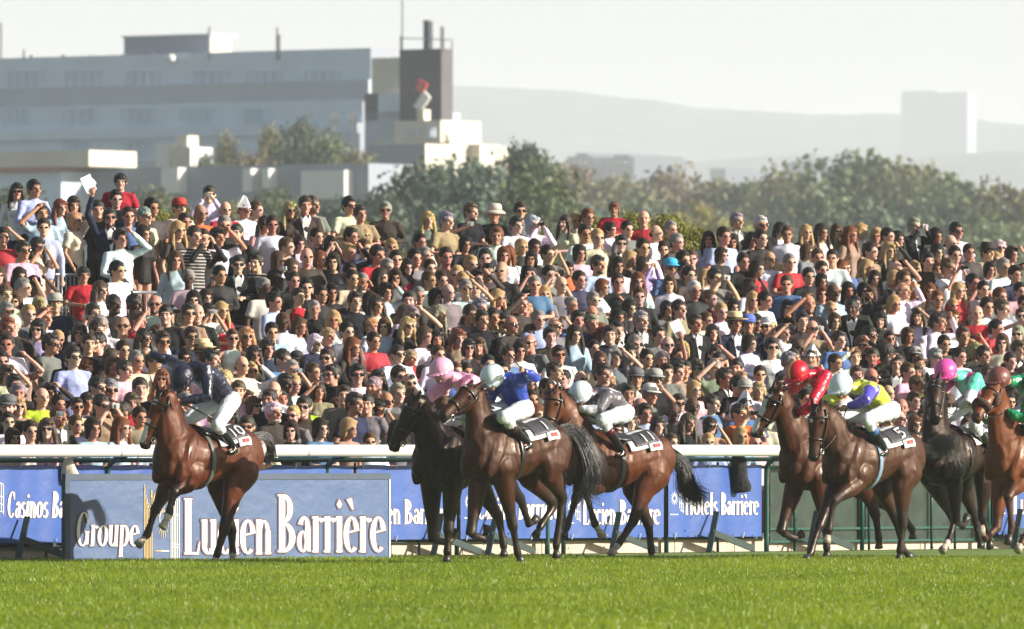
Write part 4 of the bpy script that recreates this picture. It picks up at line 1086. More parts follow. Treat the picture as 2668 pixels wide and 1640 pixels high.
    for bt, hn in ((bits[0], haL), (bits[1], haR if not c.get('oneh') else haL + np.array((0, -.06, 0)))):
        if c.get('oneh') == 'R' : hn = haR
        mid = (bt + hn) / 2 + np.array((0, np.sign(bt[1] + 1e-6) * .08, -.08))
        P = [(1 - t) ** 2 * bt + 2 * t * (1 - t) * mid + t * t * hn for t in np.linspace(0, 1, 10)]
        b.tube(P, [(.012, .004)] * 10, seg=5)
    rein = b.obj('rein', c.get('reinm', M_leather), root, sm=True)
    return p, J, F
# ---------------------------------------------------------------- the field
def silkmat(name, col=None, src=None):
    return mat(name, col or (1, 1, 1), rough=.32, spec=.55, src=src, var=.08, vscale=16, bump=.018, bscale=12, coat=.15)
M_navy = silkmat('silk_navy', (.012, .012, .035)); M_pink = silkmat('silk_pink', (.72, .34, .50))
M_blue = silkmat('silk_blue', src='attr'); M_sat = silkmat('silk_patterned', src='attr')
M_helnavy = mat('cap_navy', (.012, .012, .032), rough=.35, bump=.01, bscale=25); M_helpink = mat('cap_pink', (.72, .36, .52), rough=.35)
M_helwhite = mat('cap_white', (.62, .72, .78), rough=.3); M_helattr = mat('cap_patterned', src='attr', rough=.35)
M_helhot = mat('cap_hot_pink', (.72, .08, .35), rough=.35); M_helbrown = mat('cap_brown', (.16, .05, .045), rough=.4)
M_cuffb = mat('cuff_blue', (.04, .12, .3), rough=.5); M_cuffr = mat('cuff_maroon', (.10, .01, .02), rough=.4); M_cuffbr = mat('cuff_brown', (.05, .02, .015), rough=.4)
M_girthw = mat('girth_blue_web', (.16, .24, .33), rough=.6); M_girthg = mat('girth_grey', (.10, .11, .10), rough=.5)
def armpos(V, J):
    d1, t1 = seg_dist(V, J['shL'], J['elL']); d2, t2 = seg_dist(V, J['elL'], J['haL'])
    d3, t3 = seg_dist(V, J['shR'], J['elR']); d4, t4 = seg_dist(V, J['elR'], J['haR'])
    return d1, t1, d2, t2, d3, t3, d4, t4
def flat(V, c): return np.tile(np.array(c, float), (len(V), 1))
def s_blue(V, J):
    C = flat(V, (.018, .045, .32)); d1, t1, d2, t2, d3, t3, d4, t4 = armpos(V, J)
    w = ((d4 < .09) & (np.abs(V[:, 2] - (J['elR'][2] * (1 - t4) + J['haR'][2] * t4) + .02) < .02)) | ((d3 < .1) & (t3 > .85)); C[w] = (.6, .62, .6); return C
def s_grey(V, J):
    C = flat(V, (.10, .09, .105)); dt, tt = seg_dist(V, J['hip'], J['sho']); d1, t1, d2, t2, d3, t3, d4, t4 = armpos(V, J)
    C[(np.abs(V[:, 1]) > .07) & (np.abs(V[:, 1]) < .135) & (tt > .1) & (tt < .9)] = (.55, .57, .6)
    C[(d2 < .085) & (t2 > .1)] = (.55, .58, .62); C[(d4 < .085) & (t4 > .1)] = (.55, .58, .62); return C
def s_red(V, J):
    C = flat(V, (.55, .006, .03)); dt, tt = seg_dist(V, J['hip'], J['sho'])
    C[(np.abs(np.abs(V[:, 1]) - .13) < .032) & (tt < .95)] = (.6, .5, .18); return C
def s_py(V, J):
    C = flat(V, (.09, .07, .48)); dt, tt = seg_dist(V, J['hip'], J['sho']); d1, t1, d2, t2, d3, t3, d4, t4 = armpos(V, J)
    arm = ((d1 < .09) & (t1 > .25)) | (d2 < .085)
    C[(~arm) & (tt > .22) & (tt < .72)] = (.58, .62, .06); C[(~arm) & (tt > .97)] = (.58, .62, .06); return C
def s_gp(V, J):
    C = flat(V, (.10, .52, .38)); d1, t1, d2, t2, d3, t3, d4, t4 = armpos(V, J)
    dt, tt = seg_dist(V, J['hip'], J['sho'])
    C[(d2 < .085) | (d4 < .085) | ((d1 < .1) & (t1 > .6))] = (.70, .74, .75)
    C[(np.abs(np.abs(V[:, 1]) - .12) < .035) & (tt > .35)] = (.55, .05, .25); return C
def s_gb(V, J):
    C = flat(V, (.006, .22, .09)); dt, tt = seg_dist(V, J['hip'], J['sho'])
    C[(np.abs(np.abs(V[:, 1]) - .12) < .035)] = (.07, .02, .018); return C
def h_red(V, c, hd, hs, hu):
    C = flat(V, (.50, .006, .02)); r = V - c; C[(np.abs(r @ hs - .0) < .022) & (r @ hu > -.01)] = (.58, .48, .16); return C

FIELD = [
 dict(name='H1', seed=1, px=532, Y=129.3, dz=.02, coat=(.135, .036, .013), poll=(428, 1026), muzzle=(372, 1166), headto=1,
      label='wet bright bay racehorse in front with white blaze under the navy rider', white=[(.14, .24, .035, .02), (.50, .93, .032, .015)],
      lf=[(452, 1284), (440, 1340), (424, 1374)], rf=[(404, 1330), (384, 1392), (362, 1418)],
      lh=[(583, 1384), (566, 1444), (557, 1467)], rh=[(604, 1386), (606, 1442), (606, 1466)], socks='rh lf', palehoof='lf rf rh lh',
      tail=[(688, 1136, .8), (706, 1160, .85), (704, 1192, .9), (690, 1205, .9)], tailw=.055, tailn=90, num='10', ears=(.6, .6), girthm=M_girthg),
 dict(name='H2', seed=2, px=1207, Y=128.8, dz=.0, coat=(.014, .010, .009), poll=(1082, 1040), muzzle=(1020, 1172),
      label='near black racehorse under the pink rider, muzzle over the rail', white=[(.14, .22, .02, .0)],
      lf=[(1168, 1384), (1165, 1438), (1164, 1460)], rf=[(1128, 1406), (1168, 1416), (1190, 1388)],
      lh=[(1357, 1300), (1378, 1368), (1397, 1353)], rh=[(1300, 1350), (1312, 1420), (1313, 1448)], tail=[(1380, 1150, .8), (1400, 1200, .85)], num='4', tailn=60),
 dict(name='H3', seed=3, px=1335, Y=127.9, dz=.09, coat=(.06, .020, .010), poll=(1232, 1012), muzzle=(1148, 1088), headto=1, crest=.02,
      label='dark bay racehorse with head up and mouth open under the blue rider', white=[(.13, .2, .018, .0)],
      lf=[(1336, 1372), (1348, 1440), (1358, 1464)], rf=[(1226, 1392), (1262, 1405), (1270, 1372)],
      lh=[(1466, 1300), (1449, 1420), (1450, 1450)], rh=[(1446, 1316), (1410, 1368), (1396, 1396)],
      tail=[(1492, 1122, .8), (1525, 1170, .85), (1540, 1225, .9), (1520, 1272, .95), (1545, 1285, .95)], tailw=.15, tailn=420, num='1', facedir=(.8, 0, .3)),
 dict(name='H4', seed=4, px=1606, yaw=45, Y=135.2, dz=-.04, coat=(.15, .05, .019), poll=(1442, 1022), muzzle=(1420, 1140), headto=1,
      label='light bay racehorse ridden in grey and white silks, long black tail streaming',
      lf=[(1526, 1283), (1550, 1366), (1568, 1396)], rf=[(1500, 1300), (1478, 1370), (1470, 1400)],
      lh=[(1650, 1359), (1612, 1418), (1592, 1446)], rh=[(1690, 1368), (1697, 1434), (1697, 1457)], socks='lh lf', palehoof='lh lf',
      tail=[(1758, 1190, .8), (1782, 1225, .85), (1790, 1275, .9), (1822, 1296, .95), (1815, 1300, 1)], tailw=.12, tailn=380, num='11', girthm=M_girthg),
 dict(name='H5', seed=5, px=2158, yaw=48, Y=134.2, dz=.0, coat=(.085, .027, .012), poll=(2022, 1020), muzzle=(1964, 1136), headto=1,
      label='bay racehorse with a broad white blaze under the red and gold rider', white=[(.10, .95, .036, .01)],
      lf=[(2150, 1370), (2154, 1428), (2154, 1448)], rf=[(2034, 1386), (2070, 1404), (2088, 1392)],
      lh=[(2282, 1345), (2290, 1404), (2290, 1426)], rh=[(2350, 1340), (2376, 1380), (2378, 1402)], tail=[(2330, 1150, .8), (2340, 1200, .85)], num='7', tailn=60),
 dict(name='H6', seed=6, px=2266, Y=131.8, dz=.0, coat=(.075, .032, .018), poll=(2130, 1062), muzzle=(2118, 1200), headto=1,
      label='brown racehorse numbered 5 seen nearly head on under the purple and yellow rider', white=[(.22, .30, .022, .0)],
      lf=[(2172, 1306), (2160, 1380), (2154, 1412)], rf=[(2134, 1372), (2112, 1440), (2100, 1460)],
      lh=[(2352, 1368), (2345, 1434), (2343, 1457)], rh=[(2338, 1360), (2352, 1432), (2374, 1454)], palehoof='lf',
      tail=[(2424, 1178, .8), (2446, 1158, .85), (2478, 1160, .9), (2492, 1188, .95)], tailw=.12, tailn=260, num='5', girthm=M_girthw),
 dict(name='H7', seed=7, px=2492, Y=136.0, yaw=60, dz=.04, coat=(.028, .013, .009), poll=(2433, 996), muzzle=(2434, 1100), headto=1,
      label='very dark brown racehorse with a small star under the pink capped rider', white=[(.16, .21, .016, .0)],
      lf=[(2490, 1358), (2508, 1372), (2520, 1348)], rf=[(2488, 1356), (2470, 1412), (2456, 1434)],
      lh=[(2560, 1350), (2575, 1400), (2580, 1424)], rh=[(2540, 1350), (2550, 1400), (2556, 1424)], palehoof='rf', socks='rf', tail=[(2600, 1150, .8), (2610, 1200, .85)], num='4', tailn=60),
 dict(name='H8', seed=8, px=2688, Y=134.8, dz=.03, coat=(.21, .07, .022), poll=(2588, 1010), muzzle=(2540, 1092), headto=1, fleece=1,
      label='chestnut racehorse with brown sheepskin noseband at the right edge', facedir=(.9, 0, .2), points=(.05, .022, .014),
      lf=[(2626, 1296), (2636, 1372), (2626, 1418)], rf=[(2596, 1378), (2566, 1404), (2556, 1378)],
      lh=[(2750, 1350), (2740, 1420), (2735, 1440)], rh=[(2700, 1350), (2665, 1410), (2652, 1434)], palehoof='rf rh', tail=[(2810, 1150, .8), (2820, 1200, .85)], num='7', tailn=60),
]
M_hroots = {}
def build_race():
    RID = [
     dict(label='rider in navy silks bent low with one arm flung back', silkm=M_navy, helm=M_helnavy, look=(.75, 0, -.66), oneh=1,
          j=dict(hip=(588, 1040, 0), sho=(508, 962, 0), hel=(476, 990, -.02), kneeL=(566, 1108, .30), footL=(612, 1170, .31), elL=(540, 1036, .26), haL=(468, 1046, .05),
                 elR=(440, 940, -.50), haR=(386, 922, -.70))),
     dict(label='rider in pale pink silks and pink cap with blue goggles', silkm=M_pink, helm=M_helpink, look=(.95, 0, -.25),
          j=dict(hip=(1268, 1050, 0), sho=(1200, 992, 0), hel=(1150, 972, 0), kneeL=(1240, 1120, .30), footL=(1275, 1175, .31), elL=(1180, 1072, .28), haL=(1150, 1088, .10), elR=(1112, 1040, -.30), haR=(1130, 1082, -.12))),
     dict(label='rider in royal blue silks and white cap holding up a whip', silkm=M_blue, silkc=s_blue, helm=M_helwhite, look=(.85, 0, -.5), cuff=M_cuffbr,
          j=dict(hip=(1352, 1064, 0), sho=(1320, 990, 0), hel=(1284, 990, .0), kneeL=(1312, 1088, .30), footL=(1380, 1158, .31), elL=(1396, 985, .32), haL=(1362, 966, .36), elR=(1270, 1060, -.28), haR=(1250, 1085, -.1), ), oneh='R'),
     dict(label='rider in grey and white silks crouched low under a white cap', silkm=M_sat, silkc=s_grey, helm=M_helwhite, look=(.85, 0, -.5), cuff=M_cuffr, bandm=mat('cap_orange_band', (.5, .16, .08)),
          j=dict(hip=(1618, 1076, 0), sho=(1560, 1030, 0), hel=(1514, 1032, 0), kneeL=(1568, 1094, .30), footL=(1624, 1180, .31), elL=(1560, 1070, .26), haL=(1502, 1066, .08))),
     dict(label='rider in shiny red and gold silks with striped red cap', silkm=M_sat, silkc=s_red, helm=M_helattr, helc=h_red, look=(.85, 0, -.5),
          j=dict(hip=(2190, 1055, 0), sho=(2125, 978, 0), hel=(2078, 978, 0), kneeL=(2165, 1110, .30), footL=(2215, 1175, .31), elL=(2110, 1062, .28), haL=(2078, 1078, .10))),
     dict(label='rider in purple and yellow silks with white cap and white breeches', silkm=M_sat, silkc=s_py, helm=M_helwhite, look=(.9, 0, -.4), cuff=M_cuffb, reinm=M_rein,
          j=dict(hip=(2306, 1068, 0), sho=(2240, 1010, 0), hel=(2192, 1012, 0), kneeL=(2258, 1094, .30), footL=(2308, 1176, .31), elL=(2256, 1044, .30), haL=(2206, 1062, .08))),
     dict(label='rider in pale green silks with pink braces and hot pink cap', silkm=M_sat, silkc=s_gp, helm=M_helhot, look=(.9, 0, -.4),
          j=dict(hip=(2548, 1045, 0), sho=(2512, 985, 0), hel=(2464, 974, 0), kneeL=(2540, 1110, .30), footL=(2580, 1170, .31), elL=(2522, 1055, .30), haL=(2496, 1056, .10))),
     dict(label='rider in emerald green silks and brown cap at the right edge', silkm=M_sat, silkc=s_gb, helm=M_helbrown, look=(.95, 0, -.2), cuff=mat('cuff_magenta', (.4, .02, .16), rough=.4),
          j=dict(hip=(2725, 1055, 0), sho=(2660, 995, 0), hel=(2602, 994, 0), kneeL=(2690, 1110, .30), footL=(2730, 1170, .31), elL=(2668, 1095, .30), haL=(2618, 1070, .10))),
    ]
    for hc, rc in zip(FIELD, RID):
        hr = horse(hc); p, J, F = jockey(rc, hr)
        M_hroots[hc['name']] = (hr[0], p, J, F)
    # whip held by the blue rider
    root, p, J, F = M_hroots['H3']
    a = J['haL']; d = F.D(1262, 838, -.3) - a
    b = MB(); b.tube([a - d * .06, a + d * .25, a + d * .7, a + d], [.013, .009, .007, .010], seg=6)
    w = b.obj('riding_whip', M_leather, None, sm=True); w.matrix_world = F.mat(); tag(w, 'thin dark whip raised by the blue rider', 'whip')
    for s_, (px, py) in (('H1', (462, 1050)), ('H4', (1495, 1072))):
        root, p, J, F = M_hroots[s_]
        a = J['haL']; b = MB(); d = np.array((-.30, .16, -.16))
        b.tube([a - d * .1, a + d, a + d * 1.7], [.013, .011, .009], seg=6)
        w = b.obj('riding_whip', M_leather, None, sm=True); w.matrix_world = F.mat()
        tag(w, 'black whip in the hand of the navy rider' if s_ == 'H1' else 'dark whip held by the grey and white rider', 'whip')
build_race()
# ================================================================ the crowd
# each entry: column row kind hair top flags, read in a local grid and scaled below
T = []
def tile(x0, y0, k, s):
    for e in s.replace('\n', ' ').split(';'):
        e = e.split()
        if len(e) < 5: continue
        T.append((x0 + float(e[0]) / k, y0 + float(e[1]) / k, e[2], e[3], e[4], e[5] if len(e) > 5 else ''))
tile(0, 440, 5.467, """220 330 w k w ls!;460 290 m k l !;600 640 m k l Df!;830 560 w r l !;1040 520 w d k !;1100 740 w l c sE!;1460 590 m k k !;1650 190 b k r h!;1650 440 m k n F;1600 700 m k n sE!;
1750 1000 m d w D!;2060 680 m g c s!;2150 560 m k d;2030 930 w d k;290 1170 m d p s!;500 1110 w k c lC!""")
tile(0, 690, 5.467, """270 170 w k k l;320 330 m g w sD;480 300 m k w X;1170 150 b k r f!;1390 370 w b w !;1600 570 m k k X;1880 560 m k k X;2160 560 m n w s!;580 600 w l p ;840 560 m k n c;1350 700 m d w;
20 430 m b c;60 680 m g d;30 900 m r k;230 870 m w d;450 920 w k v s;570 760 m r l D;590 1130 m d g s;1080 980 w d k s;1350 940 m d d;1560 870 m g w s;1740 880 m n w s!;1920 800 m b r D;2010 1050 w k k ls;
2280 1000 m b w;2290 1100 m d w s;1160 1130 m d k;1410 1120 m k n s;930 1300 m d k;1090 1320 m k l s;1540 1330 w b g;330 1380 w d t D""")
tile(0, 940, 5.467, """1200 100 b r n !;1770 130 m d p !;1530 70 w b c;180 360 m k k;270 480 m g d;520 530 m n y;830 450 w d d s;1300 380 m d n s;1540 420 m g k s;2310 260 w r k ls;2000 400 m d k;1110 660 w d c s;1250 600 w d g;
1460 640 m d t sC;1800 740 w d g sC;1830 600 w b r;320 660 w l t s;80 660 m d k cF!;700 980 w b p s;820 800 m r d;40 200 w b c D""")
tile(440, 440, 5.467, """150 560 m d c R!;570 370 m d w sC!;440 640 m n o s;800 590 m n r;1050 590 m n w sZ!;1230 590 m b k s;1890 520 m d d !;2080 520 m b e !;1720 600 w l d s!;220 760 m d k;120 880 w l d s;310 960 m d d x!;
670 980 m d w !;790 810 m g k s;990 920 m d k !;1280 800 w d p !;1470 800 m d w;480 1000 m d k C;1860 1070 w d w ls;2100 970 m d k s;2300 1080 w k k C;2140 1290 w r k a;1960 1260 m n d;2350 1330 w d k;1550 1310 w b l;
1250 1340 m k g xF!;960 1370 m k k sf!""")
tile(440, 690, 5.467, """720 150 m k k;1500 200 w k k X;1770 230 m d k;1960 330 m k k s;1830 460 w d r !;2160 430 m k k;2320 400 w k k;220 700 m d t s;570 680 w k w C!;390 700 m n k;110 950 b b r;20 720 m k k;880 1050 w b w sf;
1110 1030 w l d s;1350 1200 w d n;1220 1290 w d d ls;2020 1120 w w n s;2210 1020 b l w !;2290 1330 m d k s;400 1230 m b t Hs!;620 1290 m b t H;1500 1350 m d b;1850 1370 w d g c;520 1350 m k d;2070 640 w g k;250 1030 m d n s""")
tile(440, 940, 5.467, """1220 150 w l w sD;1730 130 m g k C;2300 210 m d k s;1580 330 m k k X;1950 400 b l k;850 280 m l w;930 440 m b p;1430 440 m n w;1660 560 w d w;1450 560 m d k;1200 650 w b c s;1510 740 m w d Bf!;1760 780 w l g sf;
1830 660 m d d s;2020 650 b l y !;2340 640 b b d !;920 830 w k p sX;1130 940 m d c s;2390 500 m d g;2140 440 w d t D;1100 560 w b p""")
tile(880, 480, 5.467, """110 310 m k c s!;370 430 m d t !;700 380 m g d s!;1260 510 w l g F!;1470 530 m g t !;1850 400 m b k !;2210 430 m g k K!;2190 740 m r w !;380 730 g l w;180 750 m k n c;760 900 w l g;530 1010 m d r !;
670 1040 w d k s;1230 1020 m g d;1090 1060 m k g H;1540 1040 m d t s;2100 1060 m k g;2360 1020 w r w;830 1080 m k k;980 1190 w k r;1310 1200 m d g c;700 1190 m g d;590 1330 w d d;170 1260 m k k;820 1340 w d g;1290 1370 m b w;
2140 1260 m k d s;2340 1240 m n k s;1980 1350 m k d D;1780 1380 m l w D;1700 1300 m l d;200 1350 m d c;350 1400 m g k C""")
tile(880, 730, 5.467, """180 310 m d k !;450 290 w d w l;630 350 w d c l;930 300 m d d;1150 230 m g k K;1560 180 m n g;1820 130 m g w D;1970 120 m d g;2130 150 b b n;2270 260 w l k s;860 480 w b v s;1060 510 m g k sD;1330 480 w g d;
1610 350 b k t f;1800 490 m d g;2000 400 m g d;1860 620 b k w;1970 660 g l w;2100 570 m d k;2240 540 m k c;2400 610 m k k s;410 660 b l w !;990 660 w l k ls!;840 1060 m d w s!;1010 1110 b l r;1450 850 w k k;
1660 840 w r t l!;2030 950 w b t f!;1870 970 w k g s;2200 700 g l k""")
tile(880, 950, 5.467, """270 150 m k w s!;560 220 w d r;870 170 m d w sC;1020 270 m n d s;500 420 w r d;840 420 m g g;690 530 m n d s;640 650 w k k C;470 570 m d g;140 560 m d n !;310 620 w k k l;490 780 b l w f!;10 560 b b e;1220 130 b d g;530 320 m g d""")
tile(1320, 500, 5.467, """160 280 m d g s!;80 480 m k w !;420 470 w w w C!;810 450 w d c lf!;980 420 w l t s;1150 370 m r c s;1480 250 b r r !;1470 540 b d w;1710 540 m d g;1980 390 m n r !;2110 590 m n w f;2330 540 m g d;2410 720 m g d;
390 790 w d w;1110 600 m d w s;1030 880 w d p s;1530 740 m k d s!;1940 800 m k w s;1740 960 w l d s;1930 1040 w d v C;2320 1090 m g b sT!;570 890 m d g C;870 1110 b k o;1220 1040 m d l !;290 1170 w k k C;600 1190 m d g C;
1030 1260 m d n s;400 1330 m g b s;770 1330 m n g s;1580 1290 m d k;30 900 w r w""")
tile(1320, 750, 5.467, """530 90 w l g l;1890 130 m b k;1740 300 w k k l;1870 470 m g k J!;2300 310 w k g !;950 470 m k b !;1210 520 m g n;700 550 m n g sD;1130 380 m n d;1500 680 m d n;1310 630 w r w s;230 330 w l w l;160 380 b l g;60 530 m n d s;
90 230 m d d D;200 700 b l d !;330 650 w d w s;460 790 m n g s;620 700 m d d;820 960 m d w s!;590 1190 m d d;1560 1000 m k g O!;1270 1230 m k d;1430 1220 b d y;1510 1350 g l w;1840 820 m g k s;1780 930 w d d;2200 1040 m g g E;
2180 680 m d g;2260 820 m n d s;2390 950 w d w;2380 1150 m k t;1630 620 m k k;2420 330 w g t s;1530 230 b d k""")
tile(1600, 950, 5.467, """330 210 m k k c;540 220 m k k sc;160 430 m d k;410 430 m g g cD;290 620 m n g;430 700 m k l;620 870 w d k l!;900 560 m d w s;950 330 g l w l!;810 680 m n k X!;960 830 w b k l;1140 610 m n g X;1420 560 m d b !;
1210 60 w b w s!;1400 60 m g e D;1580 200 m d k;1700 300 m k k;1420 880 w d t sC;1850 220 w l t;1900 360 m g w c;2070 380 w l g l;1880 620 m k b Z;1800 700 m k o C!;220 830 w b w;2400 280 m k k s;720 120 m d g;870 110 m k t""")
tile(1760, 540, 5.467, """860 200 m g t J!;1220 260 m w k s!;470 460 w k l l;680 420 m d l;1080 470 w k g;1210 450 m d k;820 500 w d g;1480 330 w k w;1590 390 m b w p;1850 360 w l d ls;2070 360 w d c l;2290 350 w b t ls;20 490 m n d;640 690 w d k;
830 720 b d g;960 780 m d k;1860 640 w b g s;2020 720 m b w;2240 730 m k w;1620 790 m g r;1490 900 g l p;1310 750 m n w s!;1150 880 w d r s;1890 990 m d k s;2360 870 w r b s;2080 900 m d d s;2070 1060 w k d s;2090 1240 w r d;
2240 1220 m n l X!;560 1010 m k g C!;260 1190 m w k;100 760 m d g;230 740 m b k;110 900 m k g c;180 970 m k d;1100 1330 w l t l;1260 1330 m k w""")
tile(1760, 770, 5.467, """90 200 m d t;260 400 m d k;820 170 w k k;820 400 m d n HJ!;1060 420 m d n U!;1180 390 w d k s;1330 450 m l w sc;1590 180 w k k s;1920 130 m n k;1790 370 m k d;1930 480 m n t sC;1530 540 m k w D;520 540 w k k l;
2310 640 m d b !;1400 750 m d w s;1480 930 m g n f;1700 750 m n k X;1990 900 m b g Z;1700 890 m d d;500 850 m d e D!;700 940 m d p s;840 1040 m k o;80 780 w l d s;30 860 w d w;40 1060 m k t""")
tile(2200, 540, 5.256, """70 380 w r t ls;240 330 w l w !;440 400 w l k s;580 400 m k k;720 440 w k k l;960 260 m g k C!;1240 400 w k d;1520 330 m d w s!;1440 500 m n t s;2130 560 w w k ls!;1890 620 m d t V!;1700 620 m d d sJ;1510 660 m k w;
1260 620 w k w ls;1100 740 m k d !;600 600 w l k lD;340 610 m d t s;2280 650 w d d sD;2070 720 w l g;2170 830 m g w s;1980 860 w k p;1430 830 m b w C!;1750 1040 m k k C;300 830 w l w l;410 980 w d g s;670 980 w l k sC;
700 860 m n w D;800 1000 m b t;790 1150 m n w D!;930 1150 w l k;1170 1160 w r d l;1270 1270 m r k;1480 1350 b l g c;1900 1130 m k p;2120 1230 m r g;2400 1150 m k p;10 830 w b b;260 1150 w k k;370 1200 w b k C;150 1330 m k k""")
tile(2200, 770, 5.256, """200 180 m k k X;450 340 w k d;1040 290 w b w lD!;1240 370 m d w D;1790 260 m n r F!;1950 160 m k w;2150 180 m b w;350 550 m k r s;690 600 w k k s;560 800 w d k la;930 830 w k w c;1590 560 m b k;1660 650 w d e D!;
1820 760 w l d;1860 820 m d k;2380 530 m g l s!;2440 290 w d p s;2270 900 m d k !;2340 750 m b k;1220 850 m g w s;1060 950 w b k;200 850 m b w D;230 680 w b k sD;380 850 m d k;640 950 m d d D!;180 1090 m b t;330 1130 m n k s;
510 1180 b b g;790 1260 b d g R0;990 1230 m b t;1040 1060 w b y;1980 1080 m b g;2360 1100 m b d""")
tile(2150, 960, 6.873, """1320 720 m n w;1340 900 m n k s;1100 950 m k k s;1580 1010 w r t s;1680 880 m d g""")

HAIRC = dict(k=(.008, .007, .006), d=(.022, .014, .009), b=(.065, .036, .018), l=(.36, .24, .11), g=(.20, .19, .18), w=(.48, .46, .43), r=(.13, .040, .014), n=(.05, .035, .028))
TOPC = dict(w=(.66, .69, .76), c=(.55, .50, .40), k=(.011, .011, .013), n=(.018, .024, .055), g=(.15, .15, .16), d=(.045, .036, .032), p=(.56, .38, .44), r=(.40, .020, .035), b=(.075, .15, .34), l=(.36, .44, .60),
            e=(.16, .20, .15), o=(.50, .11, .025), t=(.26, .20, .14), y=(.36, .52, .04), v=(.34, .26, .44))
HAIRN = dict(k='black haired', d='dark haired', b='brown haired', l='blond', g='grey haired', w='white haired', r='red haired', n='bald')
TOPN = dict(w='white', c='cream', k='black', n='navy', g='grey', d='dark brown', p='pink', r='red', b='blue', l='pale blue', e='grey green', o='orange', t='tan', y='lime green', v='mauve')
M_skin = mat('skin', src='obj', rough=.5, spec=.35, var=.05, vscale=30)
M_dark = mat('eye_and_brow', (.015, .008, .006), rough=.5)
M_lip = mat('mouth', (.16, .035, .03), rough=.5)
M_tooth = mat('teeth', (.6, .58, .52), rough=.4)
M_top = mat('top_fabric', src='obj', rough=.85, spec=.2, var=.10, vscale=7, bump=.03, bscale=7)
M_trou = mat('trouser_fabric', src='obj', rough=.9, spec=.2, var=.15, vscale=9, bump=.02, bscale=9)
M_hairc = mat('hair', src='obj', rough=.5, spec=.45, var=.45, vscale=45, bump=.012, bscale=60)
M_shade = mat('sunglass_lens', (.006, .006, .008), rough=.12, spec=.8)
M_hat = mat('hat_fabric', src='obj', rough=.8, var=.08, vscale=20, bump=.004, bscale=40)
M_hatband = mat('hat_band', (.02, .015, .012), rough=.8)
M_paper = mat('paper', (.75, .76, .78), rough=.7, var=.05, vscale=12)
M_cam = mat('camera_silver', (.45, .47, .5), rough=.25, metal=.5); M_camk = mat('camera_black', (.01, .01, .01), rough=.35)
M_str = mat('striped_knit', (.1, .1, .1), rough=.9)
_n = M_str.node_tree; _w = _n.nodes.new('ShaderNodeTexWave'); _w.bands_direction = 'Z'; _w.inputs['Scale'].default_value = 7.5; _w.inputs['Distortion'].default_value = .6
_c = _n.nodes.new('ShaderNodeTexCoord'); _n.links.new(_c.outputs['Object'], _w.inputs['Vector']); _rp = _n.nodes.new('ShaderNodeValToRGB')
_rp.color_ramp.elements[0].position = .72; _rp.color_ramp.elements[1].position = .82; _rp.color_ramp.elements[0].color = (.03, .025, .028, 1); _rp.color_ramp.elements[1].color = (.42, .40, .38, 1)
_n.links.new(_w.outputs['Fac'], _rp.inputs[0]); _n.links.new(_rp.outputs[0], _n.nodes['Principled BSDF'].inputs['Base Color'])

A3 = lambda *a: np.array(a, float)
HC = A3(0, -.025, 1.605)                              # head centre, person 1.75 m facing -y
def arms(pose):
    d = dict(down=((-.25, .02, 1.12), (-.25, -.08, .87), (.25, .02, 1.12), (.25, -.08, .87)), clasp=((-.26, -.03, 1.14), (-.05, -.27, 1.12), (.26, -.03, 1.14), (.05, -.27, 1.13)),
             camera=((-.24, -.22, 1.30), (-.065, -.235, 1.56), (.24, -.22, 1.30), (.065, -.235, 1.56)), shade=((-.25, .0, 1.13), (-.10, -.25, 1.05), (.33, -.15, 1.47), (.09, -.17, 1.69)),
             high=((-.25, .02, 1.12), (-.22, -.1, .9), (.30, -.10, 1.66), (.24, -.16, 1.93)), point=((-.25, .02, 1.12), (-.2, -.2, 1.02), (.36, -.22, 1.40), (.56, -.40, 1.50)),
             lean=((-.27, -.20, 1.13), (-.09, -.42, 1.13), (.27, -.20, 1.13), (.09, -.42, 1.12)))
    return [A3(*v) for v in d[pose]]
SL, SR = A3(.172, 0, 1.385), A3(-.172, 0, 1.385)
HSC = A3(1.10, 1.04, 1.03)                     # head proportions
def swell(b, n0):
    for i in range(n0, len(b.v)): b.v[i] = HC + (b.v[i] - HC) * HSC
